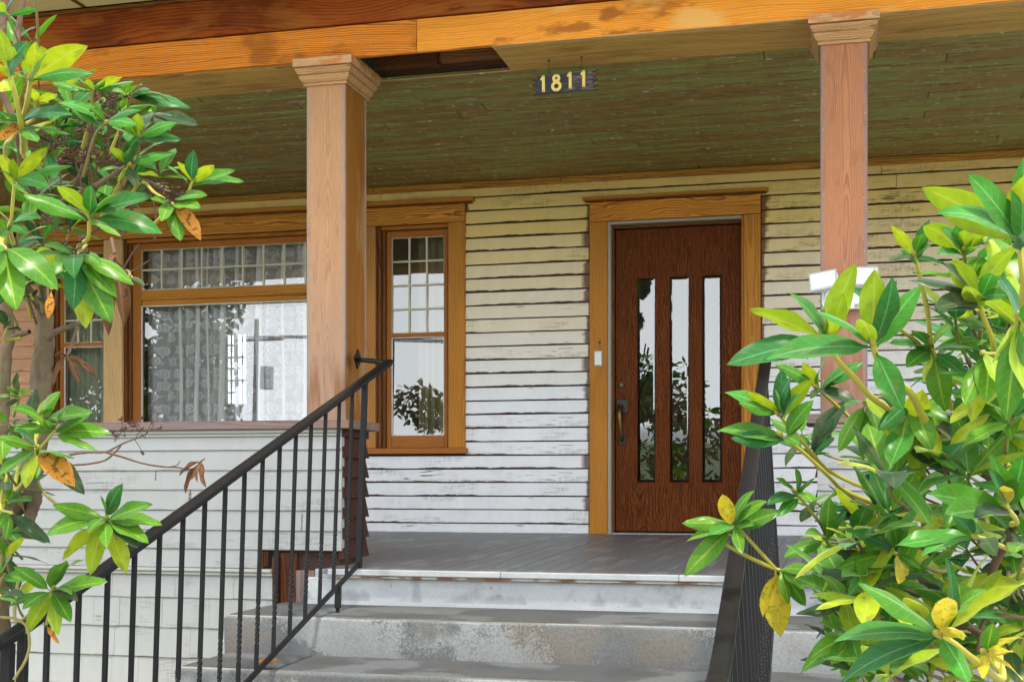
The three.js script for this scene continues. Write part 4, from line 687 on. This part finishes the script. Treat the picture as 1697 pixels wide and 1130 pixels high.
function fillWhorl(px, py, d, L, n, kinds) {
  const c = at(px, py, d), ax = V(qr(-0.5, 0.5), 1, qr(-0.1, 0.6)).normalize(), hd = (heart ?? c).clone().setY(c.y - 0.1).sub(c).normalize(), pts = [c, c.clone().addScaledVector(ax, -0.04).addScaledVector(hd, 0.04), c.clone().addScaledVector(ax, -0.06).addScaledVector(hd, 0.16)];
  pile.push([taperTube(pts, 0.0032, 0.004, 8, 6, 0.3), Q() < 0.5 ? stemG : stemB]);
  const e1 = V(1, 0, 0).cross(ax).normalize(), e2 = ax.clone().cross(e1), a0 = Q() * 6.28, tmp = new THREE.Group();
  for (let i = 0; i < n; i++) { const a = a0 + i / n * 6.28 + qr(-0.25, 0.25), up = i < n * 0.3 ? qr(0.3, 0.9) : qr(-0.7, 0.25), dir = e1.clone().multiplyScalar(Math.cos(a)).addScaledVector(e2, Math.sin(a)).addScaledVector(ax, up).normalize(), k = kinds[Math.floor(Q() * kinds.length)]; const m = putLeaf(tmp, c.clone().addScaledVector(ax, -qr(0, 0.025)), c.clone().addScaledVector(dir, L * qr(0.75, 1.1)), V(qr(-0.3, 0.3), 1, qr(-0.2, 0.5)).addScaledVector(ax, 0.5), k); pile.push([m.geometry.clone().applyMatrix4(m.matrix), m.material]); }
}
function endPile() {
  const by = new Map(); for (const [g, m] of pile) { if (!by.has(m)) by.set(m, []); by.get(m).push(g.index ? g.toNonIndexed() : g); }
  const gs = [...by.values()].map((l) => mergeGeometries(l)), g = mergeGeometries(gs, true), p = part('inner_foliage', g, [...by.keys()], bush); p.userData.kind = 'stuff';
}
function limb(name, k, pts, r0, r1, mat, bump = 0.3) { const p = pts.split(' ').map((w) => { const [x, y, d] = w.split(',').map(Number), [px, py] = pxy(k, x, y); return at(px, py, d); }); return part(name, wuv(taperTube(p, r0, r1, 8 * p.length, 12, bump), 1, 0.4, 0.4), mat, bush); }

bush = thing('rhododendron', 'tall leggy rhododendron with bare trunk on the left, in front of the white parapet', 'shrub', [0, 0, 0]);
limb('trunk', 'B', '205,600,3.98 203,680,3.98 212,780,3.97 190,860,3.96 195,950,3.95 185,1080,3.94 170,1200,3.92 130,1400,3.9 20,1600,3.88 -40,2300,3.86 -60,3700,3.85', 0.027, 0.06, M.trunk, 0.5);
limb('trunk', 'B', '20,560,4.1 35,650,4.1 45,740,4.1 25,800,4.08 18,900,4.06 15,1020,4.05 0,1200,4.03 -60,1700,4.0 -90,3600,3.95', 0.016, 0.04, M.trunk, 0.4);
limb('branch', 'B', '40,745,4.1 75,725,4.08 135,705,4.05', 0.012, 0.007, M.trunk); limb('branch', 'B', '205,620,3.98 170,570,3.9 110,480,3.8 90,400,3.7 60,250,3.5', 0.016, 0.008, M.trunk);
limb('branch', 'B', '210,760,3.97 245,715,3.93 300,690,3.9 360,672,3.87 440,632,3.85', 0.011, 0.006, M.trunk); limb('branch', 'B', '205,605,3.98 195,500,3.9 240,380,3.7 330,360,3.3 345,350,2.9', 0.013, 0.006, M.trunk);
limb('branch', 'A', '110,1000,3.9 180,975,3.8 250,950,3.7 420,880,3.7 600,770,3.7', 0.010, 0.006, M.trunk); limb('branch', 'A', '560,1110,3.9 590,1040,3.9 615,975,3.85 640,850,3.8 800,900,3.7', 0.006, 0.004, stemB);
limb('branch', 'A', '0,420,3.4 30,480,3.4 60,560,3.4 120,800,3.6 190,1000,3.8', 0.009, 0.012, stemB); limb('branch', 'A', '105,0,3.6 90,90,3.6 80,170,3.6 50,330,3.5', 0.0075, 0.009, stemB); limb('branch', 'A', '30,0,3.5 10,90,3.5 5,200,3.5', 0.011, 0.012, stemB);
limb('branch', 'A', '430,440,3.7 420,620,3.75 380,800,3.8 300,960,3.85', 0.005, 0.008, stemB); limb('branch', 'B', '590,430,3.8 640,410,3.75 705,365,3.7', 0.003, 0.002, stemB); limb('branch', 'B', '560,440,3.8 610,350,3.75 650,295,3.7', 0.003, 0.002, stemB);
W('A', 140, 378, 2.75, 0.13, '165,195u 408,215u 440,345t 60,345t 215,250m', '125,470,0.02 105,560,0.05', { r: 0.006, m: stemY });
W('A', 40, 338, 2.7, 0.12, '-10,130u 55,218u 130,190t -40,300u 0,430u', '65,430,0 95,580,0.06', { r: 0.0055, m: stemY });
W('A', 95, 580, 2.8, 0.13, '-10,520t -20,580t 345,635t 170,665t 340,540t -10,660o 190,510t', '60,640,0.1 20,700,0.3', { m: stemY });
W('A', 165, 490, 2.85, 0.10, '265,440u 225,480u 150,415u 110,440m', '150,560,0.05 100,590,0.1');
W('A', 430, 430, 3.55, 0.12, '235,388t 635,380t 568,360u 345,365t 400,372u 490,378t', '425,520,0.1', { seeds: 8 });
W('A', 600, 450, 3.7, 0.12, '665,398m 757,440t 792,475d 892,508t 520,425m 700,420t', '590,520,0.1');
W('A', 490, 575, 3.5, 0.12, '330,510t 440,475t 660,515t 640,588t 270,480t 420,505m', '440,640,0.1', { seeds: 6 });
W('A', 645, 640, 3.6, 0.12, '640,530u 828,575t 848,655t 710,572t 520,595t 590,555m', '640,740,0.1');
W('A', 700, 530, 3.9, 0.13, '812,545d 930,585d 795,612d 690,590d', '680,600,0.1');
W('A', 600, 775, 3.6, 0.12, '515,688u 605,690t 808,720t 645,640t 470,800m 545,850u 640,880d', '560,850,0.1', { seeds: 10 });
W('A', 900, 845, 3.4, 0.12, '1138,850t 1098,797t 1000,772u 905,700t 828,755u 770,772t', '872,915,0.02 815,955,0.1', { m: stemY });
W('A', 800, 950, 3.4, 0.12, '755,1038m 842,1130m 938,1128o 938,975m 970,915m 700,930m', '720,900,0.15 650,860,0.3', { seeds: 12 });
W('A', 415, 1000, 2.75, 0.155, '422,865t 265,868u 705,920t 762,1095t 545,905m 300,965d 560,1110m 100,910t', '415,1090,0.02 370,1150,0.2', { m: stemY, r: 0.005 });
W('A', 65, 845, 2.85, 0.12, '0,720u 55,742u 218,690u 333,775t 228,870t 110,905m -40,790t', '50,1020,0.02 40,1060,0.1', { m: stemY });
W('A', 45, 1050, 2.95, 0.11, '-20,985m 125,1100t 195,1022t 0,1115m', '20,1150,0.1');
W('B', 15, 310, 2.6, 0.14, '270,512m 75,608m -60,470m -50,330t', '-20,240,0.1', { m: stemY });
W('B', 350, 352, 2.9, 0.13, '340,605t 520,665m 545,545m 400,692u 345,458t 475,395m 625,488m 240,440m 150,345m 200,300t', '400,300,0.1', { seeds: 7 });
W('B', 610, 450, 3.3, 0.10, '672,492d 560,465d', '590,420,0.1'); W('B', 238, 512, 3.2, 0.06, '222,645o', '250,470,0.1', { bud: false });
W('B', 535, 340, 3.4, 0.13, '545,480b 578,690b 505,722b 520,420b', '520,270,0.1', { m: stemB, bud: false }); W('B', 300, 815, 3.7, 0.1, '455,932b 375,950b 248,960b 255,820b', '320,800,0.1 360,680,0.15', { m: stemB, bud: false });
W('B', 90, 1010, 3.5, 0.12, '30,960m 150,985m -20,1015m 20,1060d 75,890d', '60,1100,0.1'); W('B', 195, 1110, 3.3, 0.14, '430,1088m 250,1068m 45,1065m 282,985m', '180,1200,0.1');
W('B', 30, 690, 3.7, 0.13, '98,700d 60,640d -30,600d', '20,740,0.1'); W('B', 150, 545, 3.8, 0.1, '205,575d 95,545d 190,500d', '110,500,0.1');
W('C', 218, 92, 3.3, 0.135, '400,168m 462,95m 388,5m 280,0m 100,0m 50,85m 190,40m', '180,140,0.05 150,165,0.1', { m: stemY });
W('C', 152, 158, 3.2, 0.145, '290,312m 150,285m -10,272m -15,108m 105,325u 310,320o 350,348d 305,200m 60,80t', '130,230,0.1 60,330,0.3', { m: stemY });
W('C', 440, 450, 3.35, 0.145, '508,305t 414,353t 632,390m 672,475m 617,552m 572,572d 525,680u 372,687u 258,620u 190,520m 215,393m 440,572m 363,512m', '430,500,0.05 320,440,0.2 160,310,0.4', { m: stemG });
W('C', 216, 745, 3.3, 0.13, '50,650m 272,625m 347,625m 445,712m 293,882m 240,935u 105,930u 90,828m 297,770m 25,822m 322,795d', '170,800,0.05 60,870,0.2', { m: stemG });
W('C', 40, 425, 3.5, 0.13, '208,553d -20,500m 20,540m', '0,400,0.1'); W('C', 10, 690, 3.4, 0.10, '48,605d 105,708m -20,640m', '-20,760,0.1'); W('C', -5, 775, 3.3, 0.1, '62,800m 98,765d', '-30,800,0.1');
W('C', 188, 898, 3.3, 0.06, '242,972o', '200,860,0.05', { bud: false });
limb('branch', 'C', '0,860,3.3 60,868,3.3 105,895,3.3 120,960,3.3 108,1030,3.3 55,1120,3.3', 0.004, 0.0035, stemG); limb('branch', 'C', '-30,560,3.8 60,520,3.8 110,470,3.85 150,350,3.9', 0.016, 0.02, M.trunk);
{ const g = limb('branch', 'C', '285,185,3.6 360,175,3.6 440,172,3.6 505,140,3.6 600,100,3.6 632,70,3.6 640,45,3.6', 0.0035, 0.0014, stemB); for (const [x, y] of [[520, 110], [545, 90], [580, 60], [610, 90], [475, 130], [560, 125], [600, 115]]) { const [px, py] = pxy('C', x, y); seeds(at(px, py, 3.6), g, 2); } }
limb('branch', 'C', '300,228,3.6 370,222,3.6 440,205,3.6 490,160,3.6 505,140,3.6', 0.003, 0.0025, stemB); limb('branch', 'C', '440,175,3.6 510,195,3.6 590,220,3.6 680,235,3.6 740,238,3.6 768,245,3.6', 0.003, 0.002, stemB); limb('branch', 'C', '700,236,3.6 735,228,3.6 748,210,3.6', 0.002, 0.001, stemB);
W('C', 850, 200, 3.6, 0.09, '745,272b 770,345b 857,322b 795,290b 820,300b', '800,242,0 768,245,0', { m: stemB, bud: false, r: 0.002, grow: 1.1 });
for (const [x, y] of [[530, 490], [420, 620], [400, 730], [540, 770], [350, 760], [250, 700], [700, 900], [240, 1050], [480, 500]]) { const [px, py] = pxy('A', x, y), e = at(px, py, 3.65); seeds(e, part('branch', taperTube([e, e.clone().add(V(0.0, -0.05, -0.03)), e.clone().add(V(-0.02, -0.12, -0.06))], 0.002, 0.003, 6, 5), stemB, bush), 14); }
pile = []; heart = at(60, 500, 4.1);
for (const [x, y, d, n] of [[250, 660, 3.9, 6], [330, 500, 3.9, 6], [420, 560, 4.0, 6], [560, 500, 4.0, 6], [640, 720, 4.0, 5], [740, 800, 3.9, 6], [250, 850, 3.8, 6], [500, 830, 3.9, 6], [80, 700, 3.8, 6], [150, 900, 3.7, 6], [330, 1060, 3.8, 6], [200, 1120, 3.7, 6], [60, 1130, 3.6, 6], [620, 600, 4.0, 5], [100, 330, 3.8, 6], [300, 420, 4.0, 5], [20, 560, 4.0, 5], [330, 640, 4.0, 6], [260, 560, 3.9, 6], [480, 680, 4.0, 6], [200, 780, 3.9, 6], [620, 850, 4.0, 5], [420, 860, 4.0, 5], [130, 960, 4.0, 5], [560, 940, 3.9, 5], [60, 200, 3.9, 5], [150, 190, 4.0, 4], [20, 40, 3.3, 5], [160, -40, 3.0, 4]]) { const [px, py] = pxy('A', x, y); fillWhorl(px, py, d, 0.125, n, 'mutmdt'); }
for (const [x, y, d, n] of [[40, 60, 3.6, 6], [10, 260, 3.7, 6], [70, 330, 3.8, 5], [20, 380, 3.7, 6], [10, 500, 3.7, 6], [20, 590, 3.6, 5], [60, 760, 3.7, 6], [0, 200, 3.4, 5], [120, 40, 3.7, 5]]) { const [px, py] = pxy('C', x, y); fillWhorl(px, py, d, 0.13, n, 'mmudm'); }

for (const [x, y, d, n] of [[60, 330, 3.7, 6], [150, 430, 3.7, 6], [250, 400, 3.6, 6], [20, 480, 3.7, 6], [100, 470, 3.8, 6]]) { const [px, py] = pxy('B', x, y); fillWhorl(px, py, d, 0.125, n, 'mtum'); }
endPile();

pile = []; heart = at(1700, 800, 3.3);
bush = thing('rhododendron', 'large bright green rhododendron filling the lower right, in front of the right porch column', 'shrub', [0, 0, 0]);
for (const [p, r] of [['1500,2600,3.1 1350,1700,3.1 1180,1250,3.05 1000,900,3.0', 0.014], ['1650,2600,2.8 1560,1700,2.9 1400,1000,2.9 1300,700,2.8', 0.015], ['1400,2600,3.2 1150,1700,3.2 900,1250,3.2 700,1020,3.1', 0.014]]) limb('stem', 'R', p, r, 0.008, stemB);
limb('branch', 'S', '545,748,3.4 760,800,3.35 1000,900,3.2 1200,1000,3.1', 0.005, 0.012, stemB); limb('branch', 'S', '800,110,3.0 900,200,2.95 1100,300,2.9 1290,420,2.8', 0.006, 0.01, stemB); limb('branch', 'S', '600,390,3.3 700,470,3.25 900,640,3.2 1100,800,3.1', 0.007, 0.012, stemB);
limb('branch', 'S', '1260,470,2.4 1230,580,2.5 1180,660,2.6 1150,800,2.7', 0.006, 0.01, stemB); limb('branch', 'S', '1288,880,2.5 1200,870,2.5 1130,900,2.6 1110,1010,2.6', 0.004, 0.004, stemB);
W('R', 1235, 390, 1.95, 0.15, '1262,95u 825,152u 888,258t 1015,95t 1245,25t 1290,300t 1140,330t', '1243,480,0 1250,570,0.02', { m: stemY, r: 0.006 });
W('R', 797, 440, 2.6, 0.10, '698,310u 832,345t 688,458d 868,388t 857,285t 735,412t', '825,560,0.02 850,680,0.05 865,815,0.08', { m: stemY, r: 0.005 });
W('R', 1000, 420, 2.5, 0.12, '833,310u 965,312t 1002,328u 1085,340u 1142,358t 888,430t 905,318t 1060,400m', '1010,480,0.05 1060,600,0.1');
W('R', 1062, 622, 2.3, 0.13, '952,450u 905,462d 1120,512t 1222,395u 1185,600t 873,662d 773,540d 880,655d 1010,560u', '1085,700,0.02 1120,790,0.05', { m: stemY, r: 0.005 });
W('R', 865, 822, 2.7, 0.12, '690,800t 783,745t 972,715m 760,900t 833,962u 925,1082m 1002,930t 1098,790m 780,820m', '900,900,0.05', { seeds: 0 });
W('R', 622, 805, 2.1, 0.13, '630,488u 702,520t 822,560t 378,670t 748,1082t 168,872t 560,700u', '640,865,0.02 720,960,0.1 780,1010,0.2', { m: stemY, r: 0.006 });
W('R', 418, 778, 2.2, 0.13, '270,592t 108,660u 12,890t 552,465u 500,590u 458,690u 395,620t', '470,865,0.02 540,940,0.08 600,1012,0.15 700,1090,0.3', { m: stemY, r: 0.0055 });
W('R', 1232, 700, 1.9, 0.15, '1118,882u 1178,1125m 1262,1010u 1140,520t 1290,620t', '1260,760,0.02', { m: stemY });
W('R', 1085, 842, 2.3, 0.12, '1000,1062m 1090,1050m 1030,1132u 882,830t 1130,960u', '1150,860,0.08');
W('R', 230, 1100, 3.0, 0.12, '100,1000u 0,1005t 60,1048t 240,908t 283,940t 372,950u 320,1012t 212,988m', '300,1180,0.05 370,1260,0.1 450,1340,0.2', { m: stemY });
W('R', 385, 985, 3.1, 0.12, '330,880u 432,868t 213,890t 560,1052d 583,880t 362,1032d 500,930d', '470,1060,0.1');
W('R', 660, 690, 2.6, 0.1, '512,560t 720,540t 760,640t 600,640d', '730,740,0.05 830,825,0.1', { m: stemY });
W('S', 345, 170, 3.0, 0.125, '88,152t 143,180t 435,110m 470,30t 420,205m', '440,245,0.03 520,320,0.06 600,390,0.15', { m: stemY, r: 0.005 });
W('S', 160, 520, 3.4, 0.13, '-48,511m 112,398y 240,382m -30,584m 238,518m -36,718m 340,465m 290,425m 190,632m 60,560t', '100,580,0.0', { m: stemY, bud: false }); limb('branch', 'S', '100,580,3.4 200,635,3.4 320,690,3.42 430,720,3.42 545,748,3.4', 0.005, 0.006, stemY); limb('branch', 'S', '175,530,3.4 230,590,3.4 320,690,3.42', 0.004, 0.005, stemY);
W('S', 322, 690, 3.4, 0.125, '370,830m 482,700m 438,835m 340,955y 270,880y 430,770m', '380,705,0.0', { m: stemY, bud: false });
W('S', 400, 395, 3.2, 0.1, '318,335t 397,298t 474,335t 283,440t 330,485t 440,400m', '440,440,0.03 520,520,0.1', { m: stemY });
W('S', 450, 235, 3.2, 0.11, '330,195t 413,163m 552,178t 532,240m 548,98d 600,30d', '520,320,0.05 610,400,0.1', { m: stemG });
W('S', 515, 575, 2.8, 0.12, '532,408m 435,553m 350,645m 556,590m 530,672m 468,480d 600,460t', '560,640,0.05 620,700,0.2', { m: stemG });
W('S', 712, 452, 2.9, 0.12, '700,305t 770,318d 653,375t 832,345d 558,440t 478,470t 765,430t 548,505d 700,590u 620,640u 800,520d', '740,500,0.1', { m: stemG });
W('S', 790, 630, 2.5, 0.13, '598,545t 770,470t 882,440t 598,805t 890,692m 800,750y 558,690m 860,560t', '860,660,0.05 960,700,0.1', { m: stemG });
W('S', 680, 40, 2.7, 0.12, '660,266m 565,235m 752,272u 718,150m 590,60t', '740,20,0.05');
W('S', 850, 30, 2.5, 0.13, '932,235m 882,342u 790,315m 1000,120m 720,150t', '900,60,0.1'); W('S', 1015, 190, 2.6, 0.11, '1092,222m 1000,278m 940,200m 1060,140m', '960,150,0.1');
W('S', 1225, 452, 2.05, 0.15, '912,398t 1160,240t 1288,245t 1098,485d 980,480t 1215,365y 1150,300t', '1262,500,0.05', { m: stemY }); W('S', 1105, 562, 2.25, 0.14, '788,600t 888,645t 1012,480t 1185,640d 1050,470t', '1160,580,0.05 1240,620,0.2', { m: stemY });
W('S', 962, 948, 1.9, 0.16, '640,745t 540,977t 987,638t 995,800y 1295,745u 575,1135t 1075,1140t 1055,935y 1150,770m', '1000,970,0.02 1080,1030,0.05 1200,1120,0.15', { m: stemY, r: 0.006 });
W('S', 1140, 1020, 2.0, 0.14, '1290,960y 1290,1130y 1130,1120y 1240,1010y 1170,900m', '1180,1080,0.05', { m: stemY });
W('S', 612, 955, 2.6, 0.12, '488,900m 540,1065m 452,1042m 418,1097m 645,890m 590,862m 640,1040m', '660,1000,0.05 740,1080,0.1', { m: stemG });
// inner foliage behind the front whorls
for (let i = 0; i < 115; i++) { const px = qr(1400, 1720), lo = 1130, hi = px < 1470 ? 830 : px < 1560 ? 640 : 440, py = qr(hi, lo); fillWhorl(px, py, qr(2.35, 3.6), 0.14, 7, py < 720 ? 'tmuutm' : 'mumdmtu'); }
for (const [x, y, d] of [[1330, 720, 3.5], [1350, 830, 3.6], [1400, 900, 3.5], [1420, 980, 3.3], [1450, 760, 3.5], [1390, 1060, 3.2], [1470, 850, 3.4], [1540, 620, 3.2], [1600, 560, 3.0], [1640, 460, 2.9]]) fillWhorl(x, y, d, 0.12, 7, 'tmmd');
endPile();

{ // dry leaf lying on the steps
  const p = V(-2.3, -0.405, 3.86); { const q = at(440, 1083, 5.36); p.x = q.x; p.z = q.z; }
  const g = thing('fallen_leaf', 'curled rusty brown dead leaf lying on the concrete steps', 'leaf', [p.x, p.y, p.z]); bush = g;
  const b = putLeaf(g, V(-0.05, 0.006, 0.01), V(0.05, 0.035, -0.02), V(0, 1, 0.3), 'b'); b.name = 'blade'; b.material = leafMat([0.15, 0.065, 0.02], [0.2, 0.1, 0.04], 790, [0.12, 0.05, 0.02], 0.1, 0.05); b.scale.z *= 3;
  const b2 = putLeaf(g, V(-0.04, 0.006, 0.015), V(0.02, 0.02, 0.03), V(0, 1, -0.3), 'b'); b2.name = 'leaf_fold'; b2.material = b.material;
}
// ---------------------------------------------------------------- what stands behind the photographer, seen in the window glass
function tree(name, label, x, z, h, rx, trunkH, col, n, size, conic = false) {
  const g = thing(name, label, 'tree', [x, GY, z], 'trees across the street'), r = rng(Math.round(x * 100 + z * 7 + 5000));
  part('trunk', taperTube([V(0, 0, 0), V(0.05, trunkH * 0.5, 0.03), V(-0.03, trunkH, 0), V(0, h * 0.75, 0)], rx * 0.07, rx * 0.02, 10, 8, 0.3), M.trunk, g);
  const P = [], bl = Array.from({ length: 12 }, () => { const a = r() * 6.28, t = r(); return [Math.cos(a) * rx * 0.6 * (conic ? 1 - t * 0.8 : 1), trunkH + (h - trunkH) * (0.1 + 0.78 * t), Math.sin(a) * rx * 0.6 * (conic ? 1 - t * 0.8 : 1), rx * (0.3 + 0.25 * r()) * (conic ? 1 - t * 0.6 : 1)]; });
  for (let i = 0; i < n; i++) { const b = bl[i % 12], d = V(r() - 0.5, r() - 0.5, r() - 0.5).normalize().multiplyScalar(b[3] * (0.55 + 0.5 * r())), c = V(b[0] + d.x, b[1] + d.y * 0.9, b[2] + d.z), u = V(r() - 0.5, r() - 0.5, r() - 0.5).normalize().multiplyScalar(size), w = V(r() - 0.5, r() - 0.5, r() - 0.5).cross(u).normalize().multiplyScalar(size * 0.5), A = c.clone().add(u), B = c.clone().add(w), C = c.clone().sub(u), D = c.clone().sub(w); for (const e of [A, B, C, A, C, D]) P.push(e.x, e.y, e.z); }
  part('crown', fromTris(P), col, g); return g;
}
const fol = (r, g, b) => new THREE.MeshPhysicalMaterial({ color: new THREE.Color(r, g, b), roughness: 0.95, transmission: 0.3, thickness: 0, side: THREE.DoubleSide });
tree('street_tree', 'tall broad yellow-green tree mirrored in the left windows', -21, 25, 12, 4.6, 2.2, fol(0.13, 0.15, 0.03), 16000, 0.17);
tree('street_tree', 'slender dark tree mirrored in the left pane of the door', -5.4, 26, 7.4, 1.1, 0.8, fol(0.08, 0.08, 0.025), 5000, 0.12, true);
tree('street_tree', 'low round tree mirrored at the foot of the wide window', -17.5, 30, 4.6, 2.4, 0.8, fol(0.10, 0.12, 0.04), 5000, 0.14);
tree('garden_shrub', 'leafy shrub mirrored in the window near the front door', -5.75, 9.9, 4.0, 0.95, 0.4, LM.d[1], 2600, 0.07).userData.category = 'shrub';
tree('garden_shrub', 'leafy shrub mirrored low in the door panes', -2.2, 10.4, 3.1, 0.8, 0.3, LM.d[1], 1800, 0.065).userData.category = 'shrub';
{ const g = thing('utility_pole', 'wooden utility pole with crossarm mirrored in the wide window', 'utility pole', [-23.2, GY, 40]); part('pole', new THREE.CylinderGeometry(0.09, 0.13, 10, 12).translate(0, 5, 0), M.darkRaw, g); part('crossarm', cbox(-1.2, 1.2, 9.1, 9.2, -0.05, 0.05), M.darkRaw, g); part('transformer', new THREE.CylinderGeometry(0.28, 0.28, 0.9, 14).translate(0.4, 7.6, 0.2), M.grey, g); for (const x of [-1, 0, 1]) part('wire', taperTube([V(x, 9.3, 0), V(x + 18, 8.6, 0), V(x + 38, 9.3, 0)], 0.02, 0.02, 20, 4), M.dark, g); }
renderer.render(scene, camera);
